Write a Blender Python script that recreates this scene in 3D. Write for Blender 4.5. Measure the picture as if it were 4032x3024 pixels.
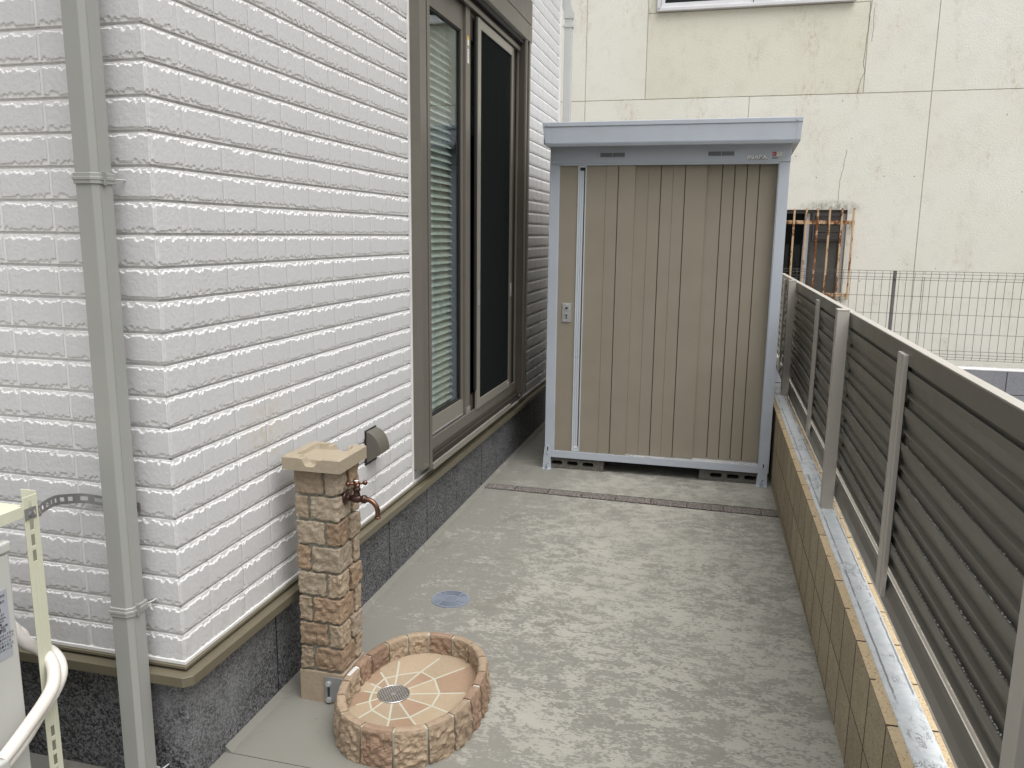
import bpy, math, random
import numpy as np
from mathutils import Matrix, Vector
R = math.radians
PI = math.pi
for o in list(bpy.data.objects): bpy.data.objects.remove(o)
S = bpy.context.scene
COL = S.collection

# ---------------------------------------------------------------- camera
CAM = Vector((1.25525, -1.61536, 1.42356))
yaw, pitch, roll = R(14.42749), R(10.47668), R(-0.63634)
fw = Vector((-math.sin(yaw)*math.cos(pitch), math.cos(yaw)*math.cos(pitch), -math.sin(pitch)))
rt = Vector((math.cos(yaw), math.sin(yaw), 0)); dn = fw.cross(rt)
r2 = rt*math.cos(roll) + dn*math.sin(roll); d2 = -rt*math.sin(roll) + dn*math.cos(roll)
cd = bpy.data.cameras.new('camera'); cam = bpy.data.objects.new('camera', cd); COL.objects.link(cam)
mw = Matrix((r2, -d2, -fw)).transposed().to_4x4(); mw.translation = CAM
cam.matrix_world = mw
cd.sensor_width = 36; cd.sensor_fit = 'HORIZONTAL'; cd.lens = 3198.5/4032*36
cd.clip_start = 0.05; cd.clip_end = 600
S.camera = cam
# ---------------------------------------------------------------- sky and sun (overcast)
SUN_EL, SUN_AZ = R(66), math.atan2(0.80, -0.60)      # azimuth from +Y towards +X
W = bpy.data.worlds.new('World'); S.world = W; W.use_nodes = True
wn = W.node_tree; bg = wn.nodes['Background']
sky = wn.nodes.new('ShaderNodeTexSky'); sky.sky_type = 'NISHITA'; sky.sun_disc = False
sky.sun_elevation = SUN_EL; sky.sun_rotation = SUN_AZ; sky.dust_density = 6; sky.air_density = 1.5; sky.ozone_density = 1.0
hs = wn.nodes.new('ShaderNodeHueSaturation'); hs.inputs['Saturation'].default_value = 0.12
wn.links.new(sky.outputs[0], hs.inputs['Color']); wn.links.new(hs.outputs[0], bg.inputs['Color'])
bg.inputs['Strength'].default_value = 0.10
sl = bpy.data.lights.new('sun', 'SUN'); sl.energy = 1.5; sl.angle = R(62); sl.color = (1, 0.985, 0.965)
so = bpy.data.objects.new('sun', sl); COL.objects.link(so)
sd = Vector((math.sin(SUN_AZ)*math.cos(SUN_EL), math.cos(SUN_AZ)*math.cos(SUN_EL), math.sin(SUN_EL)))
so.rotation_euler = sd.to_track_quat('Z', 'Y').to_euler(); so.location = (3, -4, 8)
S.view_settings.view_transform = 'Standard'; S.view_settings.look = 'None'
S.view_settings.gamma = 1; S.view_settings.use_curve_mapping = False
S.view_settings.exposure = 0.66

# ---------------------------------------------------------------- node helper
class NT:
    def __init__(s, name):
        s.m = bpy.data.materials.new(name); s.m.use_nodes = True; s.t = s.m.node_tree
        s.b = s.t.nodes['Principled BSDF']; s.out = s.t.nodes['Material Output']
        g = s.t.nodes.new('ShaderNodeNewGeometry'); s.P = g.outputs['Position']; s.geo = g
    def n(s, typ, ins={}, **props):
        nd = s.t.nodes.new('ShaderNode'+typ)
        for k, v in props.items(): setattr(nd, k, v)
        for k, v in ins.items(): s.set(nd.inputs[k], v)
        return nd
    def set(s, sock, v):
        if isinstance(v, bpy.types.NodeSocket): s.t.links.new(v, sock)
        else:
            if isinstance(v, tuple) and len(v) == 3 and sock.type == 'RGBA': v = (*v, 1)
            sock.default_value = v
    def noise(s, scale, detail=4, rough=.55, vec=None, dist=0):
        return s.n('TexNoise', {'Vector': vec or s.P, 'Scale': scale, 'Detail': detail, 'Roughness': rough, 'Distortion': dist}).outputs[0]
    def map(s, sc, vec=None, loc=(0, 0, 0)):
        return s.n('Mapping', {'Vector': vec or s.P, 'Scale': sc, 'Location': loc}).outputs[0]
    def ramp(s, fac, a, b, lo=0., hi=1.):
        return s.n('MapRange', {'Value': fac, 'From Min': a, 'From Max': b, 'To Min': lo, 'To Max': hi}).outputs[0]
    def mix(s, fac, a, b, mode='MIX'):
        nd = s.n('Mix', {0: fac, 6: a, 7: b}, data_type='RGBA', blend_type=mode); return nd.outputs[2]
    def math(s, op, a, b=0.):
        return s.n('Math', {0: a, 1: b}, operation=op).outputs[0]
    def bump(s, h, strength=.3, dist=.002, normal=None):
        ins = {'Height': h, 'Strength': strength, 'Distance': dist}
        if normal is not None: ins['Normal'] = normal
        return s.n('Bump', ins).outputs[0]
    def fin(s, col=None, rough=.6, metal=0., normal=None, spec=.5):
        if col is not None: s.set(s.b.inputs['Base Color'], col)
        s.set(s.b.inputs['Roughness'], rough); s.set(s.b.inputs['Metallic'], metal)
        s.set(s.b.inputs['Specular IOR Level'], spec)
        if normal is not None: s.set(s.b.inputs['Normal'], normal)
        return s.m

def paint(name, col, rough=.45, metal=0., grain=.04, gs=900, bumpd=.0002, spec=.5, blot=.06):
    t = NT(name)
    a = t.noise(gs, 3); b = t.noise(6, 4)
    f = t.math('ADD', t.ramp(a, .3, .7, 1-grain, 1+grain), t.ramp(b, .3, .7, -blot, blot))
    c = t.mix(1.0, col, t.n('CombineColor', {0: f, 1: f, 2: f}).outputs[0], 'MULTIPLY')
    return t.fin(c, t.ramp(b, .3, .7, rough-.07, rough+.07), metal, t.bump(a, .5, bumpd), spec)

MT = {}
def siding_mat():
    t = NT('siding_white_stone')
    g1 = t.noise(420, 5, .7); g2 = t.noise(90, 4); sp = t.n('TexVoronoi', {'Vector': t.P, 'Scale': 210}).outputs[0]
    spn = t.noise(60, 3)
    dots = t.math('MULTIPLY', t.ramp(sp, .10, .16, 1, 0), t.ramp(spn, .52, .62))
    rnd = t.n('ObjectInfo').outputs['Random']
    c = t.mix(t.ramp(g2, .3, .7), (.585, .587, .598), (.64, .64, .648))
    c = t.mix(t.ramp(g1, .35, .75, 0, .4), c, (.52, .515, .51))
    c = t.mix(t.math('MULTIPLY', dots, .45), c, (.30, .28, .26))
    c = t.mix(t.ramp(rnd, 0, 1, 0, .12), c, (.54, .535, .52))
    ch = t.n('Attribute', attribute_name='chip').outputs['Fac']
    c = t.mix(t.math('MULTIPLY', ch, .8), c, (.76, .757, .755))
    # dirt streak below nothing: faint ochre stain by the water column
    dx = t.n('VectorMath', {0: t.P, 1: (.0, .42, .86)}, operation='DISTANCE').outputs['Value']
    st = t.math('MULTIPLY', t.ramp(dx, .02, .13, 1, 0), t.ramp(t.noise(30, 4), .42, .62))
    c = t.mix(t.math('MULTIPLY', st, .5), c, (.55, .43, .30))
    sz = t.n('SeparateXYZ', {0: t.P}).outputs[2]
    spl = t.math('MULTIPLY', t.ramp(sz, .35, .62, 1, 0), t.ramp(t.noise(22, 6, .7), .46, .66))
    c = t.mix(t.math('MULTIPLY', spl, .30), c, (.40, .375, .33))
    strk = t.math('MULTIPLY', t.ramp(t.noise(9, 5, .65, vec=t.map((1, 1, .07))), .56, .70), t.ramp(g2, .35, .65))
    c = t.mix(t.math('MULTIPLY', strk, .16), c, (.42, .41, .385))
    n = t.bump(g1, .55, .0016); n = t.bump(g2, .35, .003, n)
    return t.fin(c, t.ramp(g2, .3, .7, .42, .62), 0, n, .45)
MT['siding'] = siding_mat()
MT['siding_joint'] = paint('siding_joint_white', (.70, .695, .685), .6, grain=.06, gs=300)
def fnd_mat():
    t = NT('foundation_dark_stucco')
    v = t.n('TexVoronoi', {'Vector': t.P, 'Scale': 185.}).outputs['Color']
    vv = t.n('SeparateColor', {0: v}).outputs[0]
    v2 = t.n('SeparateColor', {0: t.n('TexVoronoi', {'Vector': t.P, 'Scale': 420.}).outputs['Color']}).outputs[1]
    n1 = t.noise(170, 3, .7); n2 = t.noise(3.6, 6, .65); n3 = t.noise(14, 5, .65)
    k = t.math('ADD', t.math('MULTIPLY', vv, .65), t.math('MULTIPLY', v2, .35))
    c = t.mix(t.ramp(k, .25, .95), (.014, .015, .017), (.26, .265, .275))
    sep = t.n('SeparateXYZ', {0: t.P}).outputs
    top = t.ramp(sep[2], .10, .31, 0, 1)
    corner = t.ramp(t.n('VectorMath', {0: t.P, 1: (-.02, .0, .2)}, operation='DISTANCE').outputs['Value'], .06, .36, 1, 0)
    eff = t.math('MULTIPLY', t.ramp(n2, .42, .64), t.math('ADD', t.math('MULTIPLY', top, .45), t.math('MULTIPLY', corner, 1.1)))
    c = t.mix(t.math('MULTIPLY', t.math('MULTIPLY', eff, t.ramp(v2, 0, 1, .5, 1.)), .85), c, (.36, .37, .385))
    c = t.mix(t.ramp(n3, .45, .8, 0, .35), c, (.03, .03, .033))
    return t.fin(c, .62, 0, t.bump(n1, .9, .003), .4)
MT['fnd'] = fnd_mat()
MT['fnd_core'] = paint('foundation_joint', (.012, .012, .013), .8)
MT['flash'] = paint('olive_brown_flashing', (.145, .128, .088), .42, .1)
MT['bronze'] = paint('bronze_grey_aluminium', (.170, .156, .133), .36, .25, grain=.03, blot=.03)
MT['bronze_lt'] = paint('pale_bronze_aluminium', (.31, .288, .25), .36, .35, blot=.03)
MT['bronze_dk'] = paint('dark_bronze_aluminium', (.075, .062, .050), .45, .2)
MT['hood_bronze'] = paint('hood_bronze', (.125, .115, .096), .4, .1)
MT['black'] = paint('black_rubber', (.008, .008, .008), .7)
MT['silver'] = paint('bright_aluminium', (.62, .63, .64), .3, .7, blot=.03)
MT['shed_frame'] = paint('silver_blue_steel', (.46, .50, .56), .38, .05, grain=.03, blot=.03)
MT['shed_bright'] = paint('bright_blue_aluminium', (.60, .64, .68), .34, .1, grain=.03, blot=.03)
MT['shed_tan'] = paint('taupe_steel_door', (.275, .243, .190), .46, .0, grain=.06, gs=500, blot=.04)
MT['shed_dark'] = paint('dark_groove', (.05, .042, .03), .6)
MT['vinyl_grey'] = paint('grey_green_vinyl', (.315, .318, .300), .36, 0, grain=.02, blot=.03)
MT['vinyl_pale'] = paint('pale_grey_vinyl', (.50, .505, .495), .4, 0, grain=.02, blot=.03)
MT['vinyl_seam'] = paint('vinyl_seam', (.24, .25, .23), .5)
MT['cream_steel'] = paint('cream_painted_steel', (.60, .60, .47), .36, 0, grain=.02, blot=.03)
MT['ac'] = paint('white_grey_ac_paint', (.50, .505, .48), .4, 0, grain=.02, blot=.03)
MT['galv'] = paint('galvanised_steel', (.36, .37, .39), .38, .75, grain=.08, gs=200)
MT['strap'] = paint('dull_steel_strap', (.30, .30, .295), .5, .5)
MT['screw'] = paint('bright_screw', (.55, .56, .58), .28, .9)
MT['dark_screw'] = paint('screw_hole', (.03, .03, .03), .6)
MT['white_pvc'] = paint('white_pvc', (.74, .74, .73), .35)
MT['white_frame'] = paint('white_window_frame', (.70, .70, .72), .4)
MT['fence'] = paint('brown_grey_fence_aluminium', (.140, .130, .110), .36, .0, grain=.03, blot=.04)
MT['fence_lt'] = paint('pale_brown_grey_fence_aluminium', (.45, .425, .385), .42, .0, grain=.02, blot=.03)
MT['mesh'] = paint('grey_mesh_steel', (.085, .080, .078), .5, .3)
MT['lead_grey'] = paint('grey_post', (.17, .165, .17), .5, .2)
MT['copper'] = paint('aged_copper', (.165, .085, .060), .27, .85, grain=.15, gs=120, blot=.18, bumpd=.0006)
MT['copper_dk'] = paint('dark_bronze_fitting', (.085, .050, .042), .32, .8, grain=.15, gs=120, blot=.2)
MT['white_print'] = paint('white_label', (.72, .72, .70), .5)
MT['grey_label'] = paint('silver_grey_label', (.37, .385, .43), .45)
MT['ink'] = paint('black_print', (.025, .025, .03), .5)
MT['red_print'] = paint('red_print', (.42, .025, .03), .5)
MT['orange_print'] = paint('orange_print', (.80, .42, .02), .5)
MT['chrome'] = paint('chrome_letters', (.75, .76, .78), .12, 1.0)
MT['blind'] = paint('white_blind', (.60, .62, .59), .6)
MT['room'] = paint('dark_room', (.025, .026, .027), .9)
MT['rubber_white'] = None
def hose_mat():
    t = NT('pipe_lagging_tape')
    w = t.n('TexNoise', {'Vector': t.P, 'Scale': 300., 'Detail': 3.}).outputs[0]
    g = t.noise(8, 3)
    c = t.mix(t.ramp(g, .3, .7), (.60, .565, .52), (.69, .66, .615))
    return t.fin(c, .75, 0, t.bump(w, .5, .0008), .3)
MT['hose'] = hose_mat()
def concrete_mat():
    t = NT('brushed_concrete')
    st = t.map((1.0, 1.7, 1)); st2 = t.map((1.0, 1.9, 1))
    big = t.noise(1.5, 3, .5, dist=.5); patch = t.noise(4.2, 5, .6, dist=.6)
    fl = t.noise(15, 4, .62, vec=st, dist=.5); fl2 = t.noise(66, 3, .62, vec=st2, dist=.5); fine = t.noise(300, 4, .7); brush = t.noise(90, 3, .6, vec=t.map((.10, 2.4, 1)))
    s_ = t.math('ADD', t.math('MULTIPLY', t.math('SUBTRACT', big, .5), .25), t.math('MULTIPLY', t.math('SUBTRACT', patch, .5), .45))
    s_ = t.math('ADD', s_, t.math('MULTIPLY', t.math('SUBTRACT', fl, .5), .80)); s_ = t.math('ADD', s_, t.math('MULTIPLY', t.math('SUBTRACT', fl2, .5), .85))
    sep = t.n('SeparateXYZ', {0: t.P}).outputs
    # flakes are dense over the middle and right, sparse beside the house and at the near end
    near = t.ramp(t.math('ADD', sep[1], t.math('MULTIPLY', sep[0], .9)), .45, 1.15, -.22, .0)
    wall = t.ramp(sep[0], .05, .55, -.16, .02)
    bias = t.math('ADD', near, wall)
    dry = t.ramp(t.math('ADD', s_, bias), .0, .022)
    wetp = t.ramp(t.math('SUBTRACT', t.noise(2.6, 7, .72, dist=.8), t.ramp(dry, 0, 1, 0, .04)), .56, .60)
    base = t.mix(t.ramp(big, .35, .7), (.200, .195, .172), (.225, .219, .194))
    base = t.mix(t.ramp(patch, .4, .7, 0, .45), base, (.220, .215, .198))
    dryc = t.mix(t.ramp(patch, .35, .65), (.325, .317, .275), (.365, .356, .31))
    c = t.mix(t.math('MULTIPLY', wetp, .55), base, (.168, .161, .138))
    c = t.mix(t.math('MULTIPLY', t.math('MULTIPLY', dry, t.ramp(wetp, 0, 1, 1, .25)), .88), c, dryc)
    c = t.mix(t.ramp(fine, .35, .7, 0, .22), c, (.20, .19, .165))
    c = t.mix(t.ramp(brush, .45, .75, 0, .28), c, (.23, .22, .185))
    vor = t.n('TexVoronoi', {'Vector': t.P, 'Scale': 17.}).outputs[0]
    pk = t.math('MULTIPLY', t.ramp(vor, .045, .06, 1, 0), t.ramp(t.noise(7, 2), .5, .56))
    c = t.mix(t.math('MULTIPLY', pk, .7), c, (.05, .05, .045))
    rough = t.ramp(dry, 0, 1, .50, .80)
    n = t.bump(brush, .3, .0014); n = t.bump(fine, .35, .0012, n); n = t.bump(dry, .3, .0006, n)
    return t.fin(c, rough, 0, n, .35)
MT['concrete'] = concrete_mat()
def speck(name, ca, cb, cc, scale=300, rough=.85, bd=.003, blot=None, spec=.3, blotf=.5, bs=5.):
    t = NT(name)
    v = t.n('SeparateColor', {0: t.n('TexVoronoi', {'Vector': t.P, 'Scale': float(scale)}).outputs['Color']}).outputs
    n1 = t.noise(scale*.8, 4, .7); n2 = t.noise(bs, 5, .6)
    c = t.mix(v[0], ca, cb); c = t.mix(t.ramp(v[1], .85, .95), c, cc)
    if blot: c = t.mix(t.ramp(n2, .4, .7, 0, blotf), c, blot)
    rnd = t.n('ObjectInfo').outputs['Random']
    f = t.ramp(rnd, 0, 1, .9, 1.08)
    c = t.mix(1.0, c, t.n('CombineColor', {0: f, 1: f, 2: f}).outputs[0], 'MULTIPLY')
    return t.fin(c, rough, 0, t.bump(n1, .7, bd), spec)
MT['paver'] = speck('dark_granular_paver', (.075, .066, .060), (.18, .158, .145), (.33, .31, .29), 250)
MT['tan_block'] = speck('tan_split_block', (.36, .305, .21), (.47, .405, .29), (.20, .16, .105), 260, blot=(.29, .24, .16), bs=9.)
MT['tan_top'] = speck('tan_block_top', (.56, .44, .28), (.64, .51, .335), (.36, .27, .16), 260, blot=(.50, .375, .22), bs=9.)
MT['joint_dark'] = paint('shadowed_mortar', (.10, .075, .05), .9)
MT['cmu'] = speck('wet_grey_breeze_block', (.085, .082, .070), (.17, .165, .145), (.26, .25, .22), 300, blot=(.08, .075, .065))
MT['grey_block'] = speck('blue_grey_block', (.235, .245, .275), (.29, .30, .335), (.20, .21, .23), 200, blot=(.33, .335, .36), bs=4.)
MT['ground'] = speck('packed_earth', (.16, .145, .12), (.22, .20, .165), (.28, .26, .22), 60)
def coping_mat():
    t = NT('coping_mortar')
    n1 = t.noise(24, 6, .65, dist=1.2); n2 = t.noise(60, 4, .6); n3 = t.noise(9, 3); f = t.noise(400, 3)
    fl = t.noise(45, 5, .65, vec=t.map((1, .45, 1)), dist=1.5)
    c = t.mix(t.ramp(n1, .35, .65), (.60, .635, .655), (.72, .75, .77))
    worm = t.math('MULTIPLY', t.ramp(t.math('ABSOLUTE', t.math('SUBTRACT', fl, .56)), .015, .035, 1, 0), t.ramp(n3, .50, .60))
    # the damp rim lines that follow both edges of the mortar band
    tc = t.n('TexCoord').outputs['Object']; sx = t.n('SeparateXYZ', {0: tc}).outputs[0]
    wob = t.math('MULTIPLY', t.math('SUBTRACT', t.noise(30, 4, .6), .5), .007)
    dl = t.math('ABSOLUTE', t.math('SUBTRACT', t.math('ABSOLUTE', t.math('SUBTRACT', t.math('ADD', sx, wob), 1.7255)), .0225))
    rim = t.math('MULTIPLY', t.ramp(dl, .0018, .0030, 1, 0), t.ramp(t.noise(7, 3), .40, .46))
    w = t.math('MAXIMUM', worm, rim)
    c = t.mix(t.math('MULTIPLY', w, .85), c, (.20, .20, .21))
    return t.fin(c, t.ramp(w, 0, 1, .65, .3), 0, t.bump(t.math('SUBTRACT', f, t.math('MULTIPLY', w, .6)), .4, .001), .4)
MT['coping'] = coping_mat()
def cream_mat(name, a, b, extra=0.):
    t = NT(name)
    st = t.noise(62, 6, .62); st2 = t.noise(150, 4, .6); big = t.noise(1.1, 4, .55)
    vs = t.noise(3.2, 6, .68, vec=t.map((1.4, 1, .42)))
    sm = t.noise(30, 6, .75, vec=t.map((1, 1, .5)))
    c = t.mix(t.ramp(big, .3, .7), a, b)
    c = t.mix(t.math('MULTIPLY', t.math('MULTIPLY', t.ramp(vs, .54, .70), t.ramp(sm, .46, .62)), .62+extra), c, (.44, .335, .20))
    gr = t.noise(6.5, 7, .74)
    c = t.mix(t.math('MULTIPLY', t.math('MULTIPLY', t.ramp(gr, .50, .64), t.ramp(st2, .46, .60)), .34+extra), c, (.40, .395, .32))
    vor = t.n('TexVoronoi', {'Vector': t.P, 'Scale': 7.}).outputs[0]
    pk = t.math('MULTIPLY', t.ramp(vor, .03, .05, 1, 0), t.ramp(t.noise(2.3, 2), .48, .54))
    c = t.mix(t.math('MULTIPLY', pk, .75), c, (.16, .13, .09))
    # soot round the window head
    dd = t.n('VectorMath', {0: t.n('VectorMath', {0: t.n('VectorMath', {0: t.P, 1: (2.17, 6.5, 1.69)}, operation='SUBTRACT').outputs[0], 1: (.40, 1., 1.6)}, operation='MULTIPLY').outputs[0]}, operation='LENGTH').outputs['Value']
    soot = t.math('MULTIPLY', t.ramp(dd, .03, .13, 1, 0), t.ramp(sm, .35, .6))
    c = t.mix(t.math('MULTIPLY', soot, .8), c, (.13, .125, .105))
    n = t.bump(st, .5, .005); n = t.bump(st2, .45, .002, n)
    return t.fin(c, .75, 0, n, .25)
MT['cream'] = cream_mat('cream_stucco', (.76, .745, .665), (.81, .80, .745))
MT['cream_green'] = cream_mat('yellowed_cream_stucco', (.715, .70, .59), (.755, .74, .64), .06)
MT['groove'] = paint('stucco_joint', (.56, .52, .43), .9)
MT['crack'] = paint('hairline_crack', (.19, .175, .14), .9)
def rust_mat():
    t = NT('flaking_cream_paint_over_rust')
    n = t.noise(16, 6, .65, vec=t.map((1, 1, .6))); f = t.noise(90, 5, .7)
    rnd = t.n('ObjectInfo').outputs['Random']
    k = t.math('ADD', n, t.ramp(rnd, 0, 1, -.06, .07))
    pnt = t.mix(t.ramp(f, .4, .7), (.60, .44, .29), (.50, .33, .19))
    rst = t.mix(t.ramp(f, .35, .65), (.075, .028, .014), (.30, .115, .04))
    c = t.mix(t.ramp(k, .50, .56), pnt, rst)
    return t.fin(c, .85, 0, t.bump(f, .5, .001), .2)
MT['rust'] = rust_mat()
def brick_mat(name, a, b, dark=(.19, .115, .065), sc=1.):
    t = NT(name)
    n1 = t.noise(14*sc, 5, .6, vec=t.map((1, 1, 1.5))); n2 = t.noise(85, 6, .72); n3 = t.noise(420, 3)
    rnd = t.n('ObjectInfo').outputs['Random']
    c = t.mix(t.ramp(n1, .3, .7), a, b)
    c = t.mix(t.math('MULTIPLY', t.ramp(n2, .50, .72), .55), c, dark)
    vor = t.n('TexVoronoi', {'Vector': t.P, 'Scale': 120.}).outputs[0]
    pk = t.math('MULTIPLY', t.ramp(vor, .10, .16, 1, 0), t.ramp(t.noise(40, 2), .56, .62))
    c = t.mix(t.math('MULTIPLY', pk, .75), c, (.06, .04, .025))
    f = t.ramp(rnd, 0, 1, .88, 1.10)
    c = t.mix(1.0, c, t.n('CombineColor', {0: f, 1: f, 2: f}).outputs[0], 'MULTIPLY')
    n = t.bump(n2, .7, .0035); n = t.bump(n3, .4, .0012, n)
    return t.fin(c, .68, 0, n, .3)
MT['st_a'] = brick_mat('sandy_stone', (.345, .275, .20), (.29, .23, .165))
MT['st_b'] = brick_mat('brown_stone', (.25, .175, .115), (.31, .23, .16))
MT['st_c'] = brick_mat('greyed_sand_stone', (.32, .265, .20), (.37, .31, .235))
MT['cap'] = brick_mat('smooth_sand_cast', (.375, .315, .235), (.40, .34, .255), (.34, .28, .205))
MT['base'] = brick_mat('base_cast', (.31, .245, .18), (.35, .28, .205), (.28, .21, .15))
MT['rim_a'] = brick_mat('basin_sand', (.345, .265, .188), (.305, .232, .162))
MT['rim_b'] = brick_mat('basin_terracotta', (.235, .155, .108), (.285, .198, .14))
MT['fl_a'] = brick_mat('floor_sand', (.335, .262, .180), (.375, .298, .210), (.29, .215, .14), .4)
MT['fl_b'] = brick_mat('floor_terracotta', (.30, .20, .135), (.36, .255, .175), (.27, .175, .115), .4)
MT['grout'] = paint('pale_green_grout', (.45, .445, .365), .7, grain=.1, gs=200)
MT['grout_dk'] = paint('grey_grout', (.22, .22, .185), .8, grain=.1, gs=200)
MT['manhole'] = paint('blue_grey_resin_cover', (.20, .225, .27), .5, 0, grain=.08, gs=200)
def drain_mat():
    t = NT('woven_steel_strainer')
    bt = t.n('TexBrick', {'Vector': t.map((1, 1, .001)), 'Color1': (.70, .66, .60), 'Color2': (.60, .57, .52), 'Mortar': (.05, .04, .035), 'Scale': 1., 'Mortar Size': .0013, 'Brick Width': .0095, 'Row Height': .0062, 'Mortar Smooth': .3})
    return t.fin(bt.outputs[0], .3, .7, t.bump(bt.outputs[1], .9, -.002), .5)
MT['drain'] = drain_mat()
def glass_mat(name, tint, refl=1.0, k=1.5):
    t = NT(name); m = t.m; nt = t.t
    lw = t.n('LayerWeight', {'Blend': .5}).outputs['Facing']; fr = t.math('ADD', t.math('MULTIPLY', t.math('POWER', lw, 4.6), .96), .04); gl = t.n('BsdfGlossy', {'Color': (.86*refl, .92*refl, .93*refl), 'Roughness': .015})
    tr = t.n('BsdfTransparent', {'Color': tint})
    f = t.math('MULTIPLY', fr, k); f = t.math('MINIMUM', f, 1.)
    mx = t.n('MixShader', {0: f, 1: tr.outputs[0], 2: gl.outputs[0]})
    nt.links.new(mx.outputs[0], t.out.inputs[0]); return m
MT['glass'] = glass_mat('tinted_window_glass', (.84, .875, .855), 1.0, .95)
MT['glass_dark'] = glass_mat('dark_window_glass', (.50, .53, .54), 1.0, .8)
def screen_mat():
    t = NT('black_insect_screen')
    tr = t.n('BsdfTransparent', {'Color': (1, 1, 1)}); n = t.noise(16, 5, .7, vec=t.map((1, 1, .35)))
    vor = t.n('TexVoronoi', {'Vector': t.P, 'Scale': 48.}).outputs[0]
    pk = t.math('MULTIPLY', t.ramp(vor, .08, .14, 1, 0), t.ramp(n, .58, .66))
    c = t.mix(t.math('MULTIPLY', pk, .5), (.016, .018, .018), (.18, .18, .18))
    di = t.n('BsdfDiffuse', {'Color': c}); mx = t.n('MixShader', {0: .80, 1: tr.outputs[0], 2: di.outputs[0]})
    t.t.links.new(mx.outputs[0], t.out.inputs[0]); return t.m
MT['screen'] = screen_mat()

# ---------------------------------------------------------------- mesh helpers
class MB:
    def __init__(s): s.v = []; s.f = []; s.sm = []
    def add(s, vs, fs, smooth=False):
        b = len(s.v); s.v += [tuple(p) for p in vs]; s.f += [tuple(b+i for i in f) for f in fs]; s.sm += [smooth]*len(fs); return s
    def box(s, x0, x1, y0, y1, z0, z1):
        x0, x1 = sorted((x0, x1)); y0, y1 = sorted((y0, y1)); z0, z1 = sorted((z0, z1))
        return s.add([(x0,y0,z0),(x1,y0,z0),(x1,y1,z0),(x0,y1,z0),(x0,y0,z1),(x1,y0,z1),(x1,y1,z1),(x0,y1,z1)],
              [(0,3,2,1),(4,5,6,7),(0,1,5,4),(1,2,6,5),(2,3,7,6),(3,0,4,7)])
    def prism(s, prof, axis, a, b, smooth=False):
        n = len(prof)
        def P(p, t):
            return {'x': (t, p[0], p[1]), 'y': (p[0], t, p[1]), 'z': (p[0], p[1], t)}[axis]
        vs = [P(p, a) for p in prof]+[P(p, b) for p in prof]
        fs = [(i, (i+1) % n, n+(i+1) % n, n+i) for i in range(n)]
        bs = len(s.v); s.add(vs, fs, smooth); s.add([P(p, a) for p in prof], [tuple(range(n-1, -1, -1))]); s.add([P(p, b) for p in prof], [tuple(range(n))]); return s
    def tube(s, path, r, n=12, cap=True):
        path = [Vector(p) for p in path]; m = len(path); rs = r if isinstance(r, (list, tuple)) else [r]*m
        up = Vector((0, 0, 1)); rings = []
        for i, p in enumerate(path):
            d = (path[min(i+1, m-1)]-path[max(i-1, 0)]).normalized()
            if i == 0: a = d.orthogonal().normalized()
            else: a = (a-d*a.dot(d)).normalized()
            b = d.cross(a); rings.append([p+(a*math.cos(2*PI*k/n)+b*math.sin(2*PI*k/n))*rs[i] for k in range(n)])
        vs = [q for rg in rings for q in rg]
        fs = [(i*n+k, i*n+(k+1) % n, (i+1)*n+(k+1) % n, (i+1)*n+k) for i in range(m-1) for k in range(n)]
        s.add(vs, fs, True)
        if cap: s.add(rings[0], [tuple(range(n-1, -1, -1))]); s.add(rings[-1], [tuple(range(n))])
        return s
    def build(s, name, mat, parent=None, bev=0, seg=2, smooth=None):
        me = bpy.data.meshes.new(name); me.from_pydata(s.v, [], s.f)
        me.polygons.foreach_set('use_smooth', [bool(x) if smooth is None else smooth for x in s.sm]); me.update()
        for m in (mat if isinstance(mat, list) else [mat]): me.materials.append(MT[m] if isinstance(m, str) else m)
        o = bpy.data.objects.new(name, me); COL.objects.link(o)
        if parent is not None: o.parent = parent
        if bev:
            md = o.modifiers.new('bevel', 'BEVEL'); md.width = bev; md.segments = seg; md.limit_method = 'ANGLE'; md.angle_limit = R(40)
        return o
def fixn(o):
    import bmesh
    bm = bmesh.new(); bm.from_mesh(o.data); bmesh.ops.remove_doubles(bm, verts=bm.verts, dist=1e-6); bmesh.ops.recalc_face_normals(bm, faces=bm.faces); bm.to_mesh(o.data); bm.free(); return o
def empty(name, loc=(0, 0, 0), rot=(0, 0, 0)):
    o = bpy.data.objects.new(name, None); COL.objects.link(o); o.location = loc; o.rotation_euler = rot; o.empty_display_size = .05; return o
def tag(o, label=None, cat=None, group=None, kind=None):
    if label: o['label'] = label
    if cat: o['category'] = cat
    if group: o['group'] = group
    if kind: o['kind'] = kind
    return o
def thing(name, label, cat, loc=(0, 0, 0), rot=(0, 0, 0), group=None):
    return tag(empty(name, loc, rot), label, cat, group)
def box(name, mat, parent, x0, x1, y0, y1, z0, z1, bev=0, seg=2):
    return MB().box(x0, x1, y0, y1, z0, z1).build(name, mat, parent, bev, seg)
def at_origin(o, loc):
    """things whose parts are written in world numbers: keep them there although the Empty stands at its base"""
    o.location = loc
    for c in o.children: c.matrix_parent_inverse = Matrix.Translation(Vector(loc)).inverted()
def rebase(o, loc):
    o.location = loc
    inv = Matrix.Translation(Vector(loc)).inverted()
    for c in o.children: c.matrix_parent_inverse = inv
def copy_part(o, parent, loc=None):
    c = o.copy(); COL.objects.link(c); c.parent = parent
    if loc is not None: c.location = loc
    return c
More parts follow.
